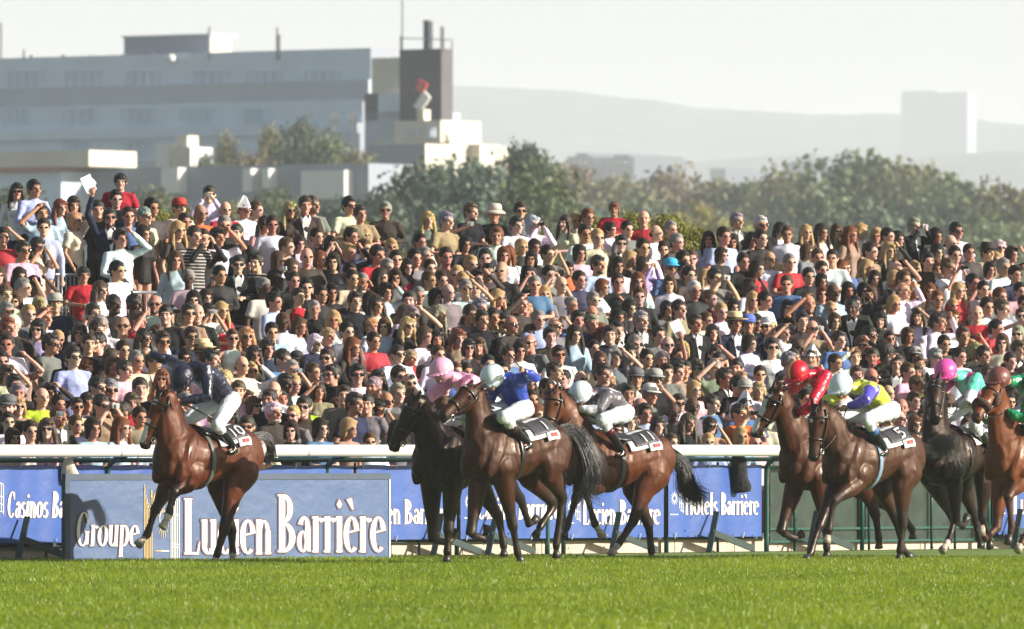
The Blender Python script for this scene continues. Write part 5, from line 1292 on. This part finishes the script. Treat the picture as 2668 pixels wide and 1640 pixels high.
def person_src(pose, seg=10):
    eR, hR, eL, hL = arms(pose); b = MB()
    b.tube([(0, 0, .90), (0, .0, 1.05), (0, 0, 1.25), (0, 0, 1.36), (0, .0, 1.43)], [(.14, .09), (.12, .085), (.13, .08), (.11, .07), (.062, .052)], seg=14, side=(1, 0, 0))
    b.tube([(0, .01, 1.40), (0, .0, 1.50), (0, -.005, 1.58)], [.062, .056, .055], seg=seg)
    n0 = len(b.v)
    b.ell(HC + A3(0, .012, .018), (.076, .097, .108), seg=16, rings=12); b.ell(HC + A3(0, -.035, -.05), (.056, .058, .072), seg=12, rings=8)
    b.ell(HC + A3(0, -.105, -.018), (.016, .024, .026), seg=8, rings=6); b.ell(HC + A3(0, -.085, -.10), (.026, .02, .02), seg=8, rings=6)
    for s in (1, -1):
        b.ell(HC + A3(s * .079, .012, -.01), (.012, .022, .032), seg=8, rings=6); b.ell(HC + A3(s * .035, -.068, -.03), (.026, .022, .024), seg=8, rings=6)
    b.ell(HC + A3(0, -.08, .025), (.058, .02, .018), seg=10, rings=6)
    swell(b, n0)
    for s, S, e, h in ((-1, SR, eR, hR), (1, SL, eL, hL)):
        b.tube([A3(s * .07, 0, 1.40), S, lerp(S, e, .5), e, lerp(e, h, .35), h], [.038, .042, .042, .036, .036, .024], seg=seg)
        d = norm(h - e); sd = norm(np.cross(d, (0, .3, 1))) if abs(d[2]) < .9 else A3(1, 0, 0); u = np.cross(sd, d)
        b.ell(h + d * .04, (.030, .030, .036), seg=8, rings=6)
        for q in range(4):
            o = h + d * .06 + sd * (.027 - .018 * q); b.tube([o, o + d * .035 - u * .008, o + d * (.052 + .008 * (q in (1, 2))) - u * .026], [.0095, .009, .007], seg=5)
        b.tube([h + d * .02 + sd * .022, h + d * .05 + sd * .047, h + d * .07 + sd * .045 - u * .01], [.012, .010, .008], seg=5)
    for s in (1, -1): b.tube([(s * .085, 0, .92), (s * .10, 0, .50), (s * .10, .01, .09)], [.075, .05, .036], seg=seg); b.ell((s * .10, -.05, .035), (.04, .10, .035), seg=8, rings=6)
    return b
def body_mesh(pose):
    me = fuse(person_src(pose), 'person', M_skin, voxel=.0125, it=2)
    me.materials.append(M_dark); me.materials.append(M_lip); me.materials.append(M_tooth)
    # features: brows, eyes and mouth are separate small lenses set into the face
    b = MB(); V = verts_of(me); F = [tuple(p.vertices) for p in me.polygons]; b.add(V, F, 0); n0 = 1
    for s in (1, -1):
        b.ell(HC + A3(s * .031, -.089, .002), (.012, .010, .007), seg=8, rings=5, mi=1); b.ell(HC + A3(s * .033, -.094, .026), (.019, .008, .0045), seg=8, rings=5, mi=1)
    b.ell(HC + A3(0, -.099, -.066), (.023, .008, .0065), seg=8, rings=5, mi=2)
    b.ell(HC + A3(0, -.1035, -.066), (.015, .005, .003), seg=8, rings=5, mi=3)
    b.ell(HC + A3(0, -.121, -.040), (.009, .008, .004), seg=6, rings=4, mi=2)
    swell(b, n0); return b.mesh('person', [M_skin, M_dark, M_lip, M_tooth], True)
def crumple(me, amt=.010, f=9):
    V = verts_of(me); nr = np.empty(len(V) * 3); me.vertices.foreach_get('normal', nr)
    d = np.array([noise.noise(Vector(v * f)) + .5 * noise.noise(Vector(v * f * 2.3)) for v in V]) * amt
    me.vertices.foreach_set('co', (V + nr.reshape(-1, 3) * d[:, None]).ravel()); me.update(); return me
def shirt_mesh(pose, sleeve, wm=False, voxel=.016, dec=None):
    eR, hR, eL, hL = arms(pose); b = MB(); w = .9 if wm else 1
    b.tube([(0, 0, .86), (0, 0, .98), (0, -.0, 1.12), (0, -.012, 1.26), (0, -.002, 1.36), (0, .005, 1.415), (0, .008, 1.45)], [(.17 * w, .12), (.158 * w, .115), (.152 * w, .11), (.172 * w, .12), (.155 * w, .10), (.105, .075), (.072, .06)], seg=16, side=(1, 0, 0))
    if wm:
        for s in (1, -1): b.ell((s * .075, -.09, 1.27), (.065, .055, .06), seg=10, rings=6)
    for s, S, e, h in ((-1, SR, eR, hR), (1, SL, eL, hL)):
        base = A3(s * .075, 0, 1.405)
        if sleeve == 'short': b.tube([base, S, lerp(S, e, .4), lerp(S, e, .72)], [.052, .066, .064, .064], seg=10)
        elif sleeve == 'long': b.tube([base, S, lerp(S, e, .5), e, lerp(e, h, .5), lerp(e, h, .93)], [.052, .066, .058, .051, .046, .037], seg=10)
        else: b.ell(A3(s * .10, 0, 1.385), (.04, .055, .045), seg=8, rings=6)
    if sleeve == 'long': b.tube([(0, .005, 1.42), (0, -.0, 1.475)], [.075, .066], seg=12)
    return crumple(fuse(b, 'top', M_top, voxel=voxel, it=3, dec=dec))
def hair_mesh(kind, voxel=.012, dec=None):
    b = MB(); c = HC
    if kind == 'short':
        b.ell(c + A3(0, .026, .036), (.089, .108, .110), seg=16, rings=12); b.ell(c + A3(0, -.045, .098), (.062, .045, .028), seg=10, rings=6); b.ell(c + A3(0, .08, -.03), (.06, .035, .07))
        for s in (1, -1): b.ell(c + A3(s * .076, -.008, .01), (.010, .022, .04), seg=8, rings=6)
    elif kind == 'crop': b.ell(c + A3(0, .022, .036), (.087, .107, .107), seg=16, rings=12); b.ell(c + A3(0, -.045, .088), (.058, .040, .026), seg=10, rings=6); b.ell(c + A3(0, .08, -.03), (.058, .03, .06))
    elif kind == 'bald':
        b.ell(c + A3(0, .05, -.02), (.082, .065, .05), seg=14, rings=8)
        for s in (1, -1): b.ell(c + A3(s * .074, .01, .01), (.012, .04, .03), seg=8, rings=6)
    elif kind == 'boy': b.ell(c + A3(0, .018, .034), (.092, .110, .112), seg=16, rings=12); b.ell(c + A3(0, -.06, .080), (.07, .04, .035), seg=10, rings=6); b.ell(c + A3(0, .07, -.04), (.07, .04, .06))
    elif kind == 'bob':
        b.ell(c + A3(0, .022, .034), (.100, .115, .112), seg=16, rings=12); b.ell(c + A3(.02, -.062, .080), (.07, .038, .030), seg=10, rings=6); b.ell(c + A3(0, .07, -.06), (.085, .06, .09))
        for s in (1, -1): b.ell(c + A3(s * .082, .005, -.04), (.026, .055, .085), seg=10, rings=8)
    elif kind == 'long':
        b.ell(c + A3(0, .022, .034), (.100, .115, .112), seg=16, rings=12); b.ell(c + A3(.03, -.058, .080), (.065, .038, .03), seg=10, rings=6)
        b.tube([c + A3(0, .08, 0), c + A3(0, .10, -.15), c + A3(0, .09, -.32)], [(.10, .05), (.11, .045), (.08, .03)], seg=12, side=(1, 0, 0))
        for s in (1, -1): b.tube([c + A3(s * .075, -.02, .05), c + A3(s * .094, -.018, -.06), c + A3(s * .105, -.035, -.17), c + A3(s * .095, -.07, -.30)], [.026, .034, .032, .014], seg=8)
    elif kind == 'tied': b.ell(c + A3(0, .026, .034), (.086, .104, .106), seg=16, rings=12); b.ell(c + A3(0, .13, .03), (.04, .045, .05)); b.ell(c + A3(0, -.05, .092), (.06, .04, .028), seg=10, rings=6)
    elif kind == 'afro': b.ell(c + A3(0, .03, .06), (.14, .145, .14), seg=18, rings=14); b.ell(c + A3(0, .06, -.05), (.12, .08, .08))
    elif kind == 'beard': b.ell(c + A3(0, -.05, -.098), (.056, .05, .035), seg=10, rings=8)
    elif kind == 'hood':
        b.ell(c + A3(0, .04, .03), (.125, .13, .15), seg=16, rings=12)
        for s in (1, -1): b.tube([c + A3(s * .08, -.04, .12), c + A3(s * .115, -.06, 0), c + A3(s * .13, -.06, -.16), c + A3(s * .15, -.02, -.26)], [.03, .035, .04, .05], seg=8)
    swell(b, 0)
    me = fuse(b, 'hair', M_hairc, voxel=voxel, it=2, dec=dec)
    V = verts_of(me); V = V + np.array([noise.noise_vector(Vector(v * 38)) for v in V]) * .008; me.vertices.foreach_set('co', V.ravel()); me.update(); return me
def hat_mesh(kind):
    b = MB(); c = HC + A3(0, .01, .055); mats = [M_hat, M_hatband]
    def ringstack(prof, mi=0, seg=22):
        b.tube([c + A3(0, 0, z) for r, z in prof], [(r * .92, r * 1.06) for r, z in prof], seg=seg, side=(1, 0, 0), mi=mi)
    if kind == 'cap':
        ringstack([(.098, .0), (.100, .03), (.092, .065), (.065, .092), (.02, .10)]); V = []; F = []
        for i in range(9):
            a = R(-150 + 120 * i / 8)
            V += [c + A3(.092 * math.cos(a), .104 * math.sin(a), .006), c + A3(.10 * math.cos(a), -.02 + .175 * math.sin(a), -.012), c + A3(.10 * math.cos(a), -.02 + .175 * math.sin(a), -.017), c + A3(.092 * math.cos(a), .104 * math.sin(a), -.002)]
        for i in range(8):
            o = i * 4; F += [(o, o + 4, o + 5, o + 1), (o + 1, o + 5, o + 6, o + 2), (o + 2, o + 6, o + 7, o + 3)]
        b.add(V, F)
    elif kind in ('straw', 'brim'):
        ringstack([(.098, .0), (.102, .05), (.094, .10), (.075, .115), (.02, .105)]); ringstack([(.1045, .006), (.1055, .034)], 1)
        ringstack([(.10, .012), (.15, .006), (.185, .014), (.185, .008), (.15, -.001), (.10, .0)])
    elif kind == 'bucket':
        ringstack([(.104, .0), (.102, .06), (.088, .10), (.05, .112), (.02, .112)]); ringstack([(.103, .012), (.14, -.012), (.165, -.04), (.162, -.044), (.135, -.016), (.10, .004)])
    elif kind == 'paper':
        b.add([c + A3(-.11, 0, -.01), c + A3(0, -.13, -.02), c + A3(.11, 0, -.01), c + A3(0, .12, -.01), c + A3(-.01, .01, .17), c + A3(.02, -.02, .155)], [(0, 1, 5, 4), (1, 2, 5), (2, 3, 4, 5), (3, 0, 4), (0, 3, 2, 1)])
    swell(b, 0); me = b.mesh('hat', mats, kind != 'paper'); return me
def glasses_mesh():
    b = MB()
    for s in (1, -1):
        b.ell(HC + A3(s * .034, -.102, .000), (.030, .010, .020), seg=12, rings=8); b.tube([HC + A3(s * .06, -.092, .008), HC + A3(s * .082, .01, .008)], .0035, seg=4)
    b.tube([HC + A3(-.03, -.11, .008), HC + A3(.03, -.11, .008)], .005, seg=4); swell(b, 0); return b.mesh('sunglasses', M_shade, True)
def trousers_mesh():
    b = MB(); b.tube([(0, 0, .98), (0, 0, .88)], [(.155, .11), (.165, .12)], seg=14, side=(1, 0, 0))
    for s in (1, -1): b.tube([(s * .08, 0, .92), (s * .10, 0, .55), (s * .10, 0, .12)], [.10, .075, .06], seg=10)
    return fuse(b, 'trousers', M_trou, voxel=.02, it=3)
def collar_mesh():
    b = MB()
    for s in (1, -1):
        b.add([A3(s * .012, -.115, 1.30), A3(s * .052, -.085, 1.44), A3(s * .062, -.03, 1.475), A3(s * .075, -.075, 1.42), A3(s * .045, -.125, 1.32), A3(0, -.128, 1.10)], [(0, 1, 2, 3, 4), (0, 4, 5)])
    b.add([A3(-.05, -.118, 1.40), A3(0, -.138, 1.04), A3(.05, -.118, 1.40), A3(0, -.085, 1.46)], [(0, 1, 2, 3)])
    return b.mesh('shirt_front', M_clothw)
LIB = {}
def lib(key, fn):
    if key not in LIB: LIB[key] = fn()
    return LIB[key]
POSEN = dict(f='clasp', C='camera', D='shade', E='high', F='point')
def solve(px, py, hh):
    """distance behind the fence at which a head of height hh above its step is seen at row py"""
    lo, hi = .40, 15.0
    g_ = lambda o: HORIZ - (bank(o, True) + hh - CAM_H) * FPX / fpt(px, o).y - py
    if g_(lo) < 0: return lo
    if g_(hi) > 0: return hi
    for _ in range(40):
        m_ = (lo + hi) / 2
        if g_(m_) > 0: lo = m_
        else: hi = m_
    return (lo + hi) / 2
TROUC = [(.02, .02, .025), (.03, .045, .09), (.06, .05, .04), (.012, .012, .014), (.16, .13, .09)]
SKINS = [(.54, .30, .21), (.47, .24, .165), (.56, .34, .255), (.40, .20, .135), (.58, .36, .27)]
rd = random.Random(21); PEOPLE = []
for (px, py, k, h, c_, f) in T:
    X = 'X' in f; kid = k in 'bg'
    st_ = {'m': 1.07, 'w': 1.01, 'b': .88, 'g': .86}[k] * rd.uniform(.985, 1.02)
    if 'h' in f: st_ = .80
    off = solve(px, py, HC[2] * st_)
    if 'h' in f: off = solve(px - 2, 520, HC[2] * 1.05) + .05
    off += rd.uniform(-.02, .02); p = fpt(px, off); zh = zat(py, p.y)
    zb = bank(off); sc = (zh - zb) / HC[2]
    if off <= .45 or sc < st_ - .12 or sc > st_ + .10: sc = min(max(sc, st_ - .10), st_ + .08); 
    zb = zh - HC[2] * sc
    PEOPLE.append(dict(px=px, py=py, k=k, h=h, c=c_, f=f, off=off, p=Vector((p.x, p.y, zb)), s=sc, forced='!' in f, X=X, kid=kid))
print('people', len(PEOPLE), 'max off', max(q['off'] for q in PEOPLE), sorted([round(q['off'], 1) for q in PEOPLE])[-12:])
MAXI = 300
order = sorted(range(len(PEOPLE)), key=lambda i: (not PEOPLE[i]['forced'], PEOPLE[i]['off']))
IND = set(order[:MAXI])
REG = [(150, 'at the left edge'), (330, 'left of the navy rider'), (640, 'above the navy rider'), (800, 'right of the navy rider'), (960, 'left of the pink rider'), (1200, 'above the pink rider'), (1420, 'above the blue rider'),
       (1640, 'above the grey rider'), (1800, 'right of the grey rider'), (1960, 'left of the red rider'), (2130, 'above the red rider'), (2330, 'above the purple rider'), (2520, 'above the pink capped rider'), (9999, 'at the right edge')]
def region(px, py):
    col_ = next(t for x, t in REG if px < x)
    row = 'in the back row' if py < 590 else 'high up' if py < 740 else 'midway up' if py < 880 else 'low down' if py < 1020 else 'in the front rows'
    return row + ' ' + col_
def look_of(q):
    kn = dict(m='man', w='woman', b='boy', g='girl')[q['k']]
    hat = 'in striped top' if 'x' in q['f'] else 'in %s top' % TOPN[q['c']]
    s = ('dark skinned ' if q['X'] else '') + (HAIRN[q['h']] + ' ' if not q['X'] or q['h'] != 'k' else '') + ('long haired ' if 'l' in q['f'] and len(HAIRN[q['h']].split()) == 1 else '') + kn + ' ' + hat
    if 'J' in q['f']: s = s.replace('top', 'jacket')
    if 's' in q['f']: s += ' and sunglasses'
    if 'H' in q['f']: s += ' with straw hat'
    elif 'K' in q['f']: s += ' with bucket hat'
    elif 'Z' in q['f']: s += ' with folded paper hat'
    elif 'T' in q['f']: s += ' with turquoise cap'
    elif 'U' in q['f']: s += ' with blue cap'
    elif 'R' in q['f'] and 'R0' not in q['f']: s += ' with red cap'
    elif 'V' in q['f']: s += ' with dark hat'
    elif 'c' in q['f']: s += ' with cap'
    elif 'C' in q['f']: s += ' with camera'
    elif 'D' in q['f']: s += ' shading eyes'
    elif 'E' in q['f']: s += ' arm raised'
    elif 'F' in q['f']: s += ' reaching out'
    return s
used = {}
def label_for(i):
    q = PEOPLE[i]; base = look_of(q); reg = region(q['px'], q['py']); lab = ' '.join((base + ' ' + reg).split()[:16])
    if lab in used:
        nb = sorted((j for j in IND if j != i), key=lambda j: (PEOPLE[j]['px'] - q['px']) ** 2 + (PEOPLE[j]['py'] - q['py']) ** 2)
        for j in nb[:10]:
            o = PEOPLE[j]; rel = 'right of' if o['px'] < q['px'] - 12 else 'left of' if o['px'] > q['px'] + 12 else 'below' if o['py'] < q['py'] else 'above'
            kn = dict(m='man', w='woman', b='boy', g='girl')[o['k']]
            sb = ' '.join(base.replace(' and sunglasses', '').split()[:9])
            lab = ' '.join((sb + ' ' + rel + ' ' + HAIRN[o['h']] + ' ' + kn + ' in ' + TOPN[o['c']]).split()[:16])
            if lab not in used: break
    w = lab.split(); lab = ' '.join(w[:16]); used[lab] = 1; return lab
def kit(q, rdm):
    f = q['f']; wm = q['k'] in 'wg'
    pose = next((POSEN[c] for c in f if c in POSEN), None)
    if pose is None: pose = 'lean' if q['off'] < .7 else rdm.choice(['down', 'down', 'clasp', 'clasp', 'shade' if rdm.random() < .12 else 'down'])
    c_ = q['c']
    sleeve = 'long' if 'J' in f or c_ in 'kndlv' and rdm.random() < .55 or c_ == 'w' and rdm.random() < .5 else 'short'
    if wm and rdm.random() < .25: sleeve = 'tank'
    if 'x' in f: sleeve = 'short'
    hr = 'bald' if q['h'] == 'n' else 'afro' if 'a' in f else 'boy' if q['k'] == 'b' else ('long' if 'l' in f else rdm.choice(['bob', 'tied', 'bob', 'long'])) if wm else rdm.choice(['short', 'crop', 'short'])
    return pose, sleeve, wm, hr
HELD = []
def make_person(i):
    q = PEOPLE[i]; rdm = random.Random(i * 7 + 1); f = q['f']; pose, sleeve, wm, hr = kit(q, rdm)
    yaw = rdm.gauss(R(24), R(16)); 
    if rdm.random() < .08: yaw -= R(45)
    if 'h' in f: pose = 'down'
    mirror = -1 if (pose in ('high', 'shade', 'point') and rdm.random() < .35 and 'F' not in f) else 1
    me = lib(('body', pose), lambda: body_mesh(pose)); s = q['s']; wx = .93 if wm else 1.03
    o = bpy.data.objects.new('person', me); COL.objects.link(o); o.location = q['p']; o.rotation_euler = (rdm.uniform(-.03, .06), rdm.gauss(0, .03), yaw)
    hs = 1.12 if q['kid'] else 1.04
    o.scale = (s * wx * mirror * hs, s * hs, s)
    sk = rdm.choice(SKINS); sk = tuple(v * rdm.uniform(.9, 1.08) for v in sk)
    if q['X']: sk = (.075, .038, .026)
    o.color = (*sk, 1)
    cat = 'spectator'; tag(o, label_for(i), cat, 'spectators crowding the terrace')
    def part(name, me_, color=None, M=None):
        c = bpy.data.objects.new(name, me_); COL.objects.link(c); c.parent = o
        if color: c.color = (*color, 1)
        if M:
            c.material_slots[0].link = 'OBJECT'; c.material_slots[0].material = M
        return c
    tc = tuple(v * rdm.uniform(.85, 1.12) for v in TOPC[q['c']])
    part('top', lib(('shirt', pose, sleeve, wm), lambda: shirt_mesh(pose, sleeve, wm)), tc, M_str if 'x' in f else None)
    part('trousers', lib('trousers', trousers_mesh), rdm.choice(TROUC))
    hc_ = tuple(v * rdm.uniform(.8, 1.25) for v in HAIRC[q['h']])
    if 'O' in f: part('hood', lib('hood', lambda: hair_mesh('hood')), TOPC['g'], M_top)
    else: part('hair', lib(('hair', hr), lambda: hair_mesh(hr)), hc_)
    if 'B' in f: part('beard', lib('beard', lambda: hair_mesh('beard')), HAIRC['w'])
    elif q['k'] == 'm' and rdm.random() < .08: part('beard', lib('beard', lambda: hair_mesh('beard')), hc_)
    if 's' in f: part('sunglasses', lib('glasses', glasses_mesh))
    if 'J' in f or (sleeve == 'long' and q['c'] in 'knd' and q['k'] == 'm' and rdm.random() < .45): part('shirt_front', lib('collar', collar_mesh))
    hat = next((v for c, v in dict(H=('straw', (.58, .46, .26)), K=('bucket', (.48, .45, .38)), Z=('paper', (.72, .75, .80)), T=('cap', (.03, .35, .60)), U=('cap', (.08, .14, .50)), V=('brim', (.02, .014, .012)), R=('cap', (.35, .03, .02))).items() if c in f and 'R0' not in f), None)
    if hat is None and 'c' in f: hat = ('cap', rdm.choice([(.02, .02, .03), (.30, .30, .28), (.55, .56, .55), (.10, .10, .11)]))
    if hat: part('hat', lib(('hat', hat[0]), lambda: hat_mesh(hat[0])), hat[1])
    # things held in the hands stay things of their own
    if pose in ('camera', 'high') or (pose == 'point' and 'F' in f and 'r' != q['c']):
        eR, hR, eL, hL = arms(pose)
        if pose == 'camera':
            lc = A3(0, -.30, 1.61); dark = rdm.random() < .4; b = MB(); b.box((-.05, -.018, -.03), (.05, .018, .03)); b.tube([(0, -.018, 0), (0, -.045 - .05 * dark, 0)], [.022, .02 + .008 * dark], seg=10)
            me_ = lib(('cam', dark), lambda: b.mesh('camera', M_camk if dark else M_cam)); nm, cat_ = 'camera', 'camera'; lb = ('black camera' if dark else 'small silver camera') + ' held to the face of the '
        elif pose == 'point' :
            lc = hL + norm(hL - eL) * .09 + A3(0, 0, .03); me_ = lib(('cam', False), lambda: MB().box((-.05, -.018, -.03), (.05, .018, .03)).mesh('camera', M_cam)); nm, cat_ = 'camera', 'camera'; lb = 'small camera held out by the '
        else:
            def pp():
                b = MB(); V = []
                for i_ in range(5):
                    for j_ in range(4): V.append((-.08 + .16 * j_ / 3, .02 * math.sin(i_ * 1.1) + .012 * j_, .24 * i_ / 4))
                V2 = [(x, y + .003, z) for x, y, z in V]; F_ = [(i_ * 4 + j_, i_ * 4 + j_ + 1, i_ * 4 + j_ + 5, i_ * 4 + j_ + 4) for i_ in range(4) for j_ in range(3)]
                b.add(V + V2, F_ + [tuple(20 + v for v in g_[::-1]) for g_ in F_]); return b.mesh('newspaper', M_paper, True)
            me_ = lib('paper', pp); lc = hL + A3(0, -.02, .05); nm, cat_ = 'newspaper', 'paper'; lb = 'white folded paper held up by the '
        c = bpy.data.objects.new(nm, me_); COL.objects.link(c); bpy_m = Matrix.LocRotScale(o.location, o.rotation_euler, o.scale)
        c.location = bpy_m @ Vector(lc); c.rotation_euler = (o.rotation_euler.x, rdm.uniform(-.5, .5) if nm != 'camera' else 0, yaw); c.scale = (s,) * 3
        nm_l = ' '.join((lb + look_of(q).replace(' with camera', '').replace(' arm raised', '').replace(' reaching out', '')).split()[:13])
        if nm_l in used: nm_l = ' '.join(nm_l.split()[:10]) + ' ' + region(q['px'], q['py'])
        used[nm_l] = 1; tag(c, ' '.join(nm_l.split()[:16]), cat_, 'cameras in the crowd' if nm == 'camera' else None)
for i in sorted(IND): make_person(i)

# ---- everyone else: one mass of people, each still a full figure
def soft_parts(pose, sleeve, wm, hr):
    def mk():
        out = []
        b = person_src(pose, 8); out.append((fuse(b, 'x', M_skin, voxel=.02, it=1, dec=.22), 0)); 
        out.append((shirt_mesh(pose, sleeve, wm, voxel=.026, dec=.45), 1)); out.append((hair_mesh(hr, voxel=.02, dec=.45), 2))
        gl = MB(); 
        for s in (1, -1): gl.ell(HC + A3(s * .033, -.103, 0), (.026, .009, .016), seg=6, rings=4)
        gl.ell(HC + A3(0, -.102, -.066), (.020, .008, .006), seg=6, rings=4); swell(gl, 0); out.append((gl.mesh('x', M_dark), 3))
        res = []
        for me, kd in out: res.append((verts_of(me).copy(), [tuple(p.vertices) for p in me.polygons], kd))
        return res
    return lib(('soft', pose, sleeve, wm, hr), mk)
def crowd_mass():
    rg = random.Random(77); VV = []; LI = []; LS = []; LT = []; CC = []; n0 = 0; l0 = 0
    def add(q, rdm):
        nonlocal n0, l0
        pose, sleeve, wm, hr = kit(q, rdm); pose = 'down' if pose not in ('clasp', 'shade', 'camera') else pose; sleeve = 'short' if sleeve == 'tank' else sleeve
        hr = {'crop': 'short', 'tied': 'bob', 'afro': 'bob'}.get(hr, hr)
        yaw = rdm.gauss(R(24), R(18)); s = q['s']; Mt = Matrix.LocRotScale(q['p'], Matrix.Rotation(yaw, 3, 'Z').to_euler(), Vector((s * (.93 if wm else 1.03), s, s)))
        Mn = np.array(Mt)
        sk = (.075, .038, .026) if q['X'] else tuple(v * rdm.uniform(.85, 1.05) for v in rdm.choice(SKINS)); cols = [sk, tuple(v * rdm.uniform(.85, 1.12) for v in TOPC[q['c']]), HAIRC[q['h']], (.015, .01, .01)]
        for V, F, kd in soft_parts(pose, sleeve, wm, hr):
            W = V @ Mn[:3, :3].T + Mn[:3, 3]; VV.append(W); CC.append(np.tile(cols[kd], (len(W), 1)))
            for f_ in F: LS.append(l0); LT.append(len(f_)); LI.extend(v + n0 for v in f_); l0 += len(f_)
            n0 += len(W)
    for i, q in enumerate(PEOPLE):
        if i not in IND: add(q, random.Random(i * 7 + 1))
    # unseen neighbours fill the gaps between the figures
    pts = [(q['px'], q['py']) for q in PEOPLE]; cnt = 0
    sky_ = lambda x: min([p[1] for p in pts if abs(p[0] - x) < 45] or [9999])
    row = 0; off = 1.0
    while off < 12.4:
        s = fs(-60, off)
        while s < fs(2740, off):
            s += rg.uniform(.42, .60); st_ = rg.uniform(.90, 1.02); o_ = off + rg.uniform(-.15, .15); p = fp(s, o_); zb = bank(o_); zh = zb + HC[2] * st_
            px = 1334 + p.x / p.y * FPX; py = HORIZ - (zh - CAM_H) * FPX / p.y
            if py < sky_(px) + (75 if px < 1000 else 50): continue
            if any(a - 12 < px < b_ + 12 and y_ - 30 < py < y_ + 62 for a, b_, y_ in ((118, 215, 716), (292, 425, 762), (566, 668, 852), (684, 800, 898), (876, 1004, 944))): continue
            if px < 720 and 600 < py < 860 and rg.random() < .45: continue
            if any(abs(px - a) < 27 and abs(py - b_) < 30 for a, b_ in pts): continue
            k_ = 'm' if rg.random() < .6 else 'w'
            q = dict(k=k_, h=rg.choice('kkddbblgn' if k_ == 'm' else 'kddbbllr'), c=rg.choice('wwwwwwwccclllkkkndggtppbbrr'), f=rg.choice(['', 's', 'l', '']), p=Vector((p.x, p.y, zb)), s=st_, X=rg.random() < .05, off=2)
            add(q, rg); pts.append((px, py)); cnt += 1
        off += .72
    V = np.concatenate(VV); me = bpy.data.meshes.new('crowd'); me.vertices.add(len(V)); me.vertices.foreach_set('co', V.ravel()); me.loops.add(len(LI)); me.loops.foreach_set('vertex_index', LI)
    me.polygons.add(len(LS)); me.polygons.foreach_set('loop_start', LS); me.polygons.foreach_set('loop_total', LT); me.update(); smooth(me)
    set_cols(me, np.concatenate(CC)); me.materials.append(mat('crowd_surface', src='attr', rough=.7, spec=.3, var=.06, vscale=9)); o = link('crowd', me)
    tag(o, 'rest of the dense crowd packed between and behind the nearer spectators', 'crowd', kind='stuff'); print('mass faces', len(LS), 'fillers', cnt)
crowd_mass()
# ---- steel crowd barriers on the terrace
for px0, px1, pyt, lab in ((118, 215, 716, 'short steel barrier below the woman with the camera at the left'), (292, 425, 762, 'steel crowd barrier below the man in white shirt shading his eyes'), (566, 668, 852, 'steel crowd barrier below the striped polo man'),
                           (684, 800, 898, 'steel crowd barrier beside the woman in red'), (876, 1004, 944, 'steel crowd barrier under the boy in the white T-shirt')):
    o_ = solve((px0 + px1) / 2, pyt, 1.08); a = fpt(px0, o_); b_ = fpt(px1, o_); z0 = bank(o_); zt = zat(pyt, (a.y + b_.y) / 2)
    e = empty('crowd_barrier', (a + b_) / 2 + Vector((0, 0, z0))); tag(e, lab, 'barrier', 'steel crowd barriers on the terrace'); n_ = 9
    m = MB(); m.tube([a + Vector((0, 0, zt)), b_ + Vector((0, 0, zt))], .022, seg=8); ch(m, 'top_rail', M_alu, e, True)
    m = MB(); m.tube([a + Vector((0, 0, zt - .8)), b_ + Vector((0, 0, zt - .8))], .018, seg=8); ch(m, 'bottom_rail', M_alu, e, True)
    for i in range(n_ + 1):
        p = a.lerp(b_, i / n_); m = MB(); m.tube([p + Vector((0, 0, zt - (.8 if i % n_ else 1.05))), p + Vector((0, 0, zt))], .010 if i % n_ else .02, seg=6); ch(m, 'upright_bar', M_alu, e, True)
# ================================================================ the hazy air
hm = bpy.data.materials.new('hazy_air'); hm.use_nodes = True; nt = hm.node_tree; nt.nodes.remove(nt.nodes['Principled BSDF'])
pv = nt.nodes.new('ShaderNodeVolumePrincipled'); pv.inputs['Color'].default_value = (.86, .92, 1.0, 1); pv.inputs['Density'].default_value = HAZE
pv.inputs['Anisotropy'].default_value = 0.0
nt.links.new(pv.outputs[0], nt.nodes['Material Output'].inputs['Volume'])
try: hm.cycles.homogeneous_volume = True
except Exception: pass
g = MB(); g.box((-1500, -60, -2.5), (1500, 12000, 520)); tag(g.obj('haze', hm), 'thin blue afternoon haze over the course and city', 'haze', kind='stuff')
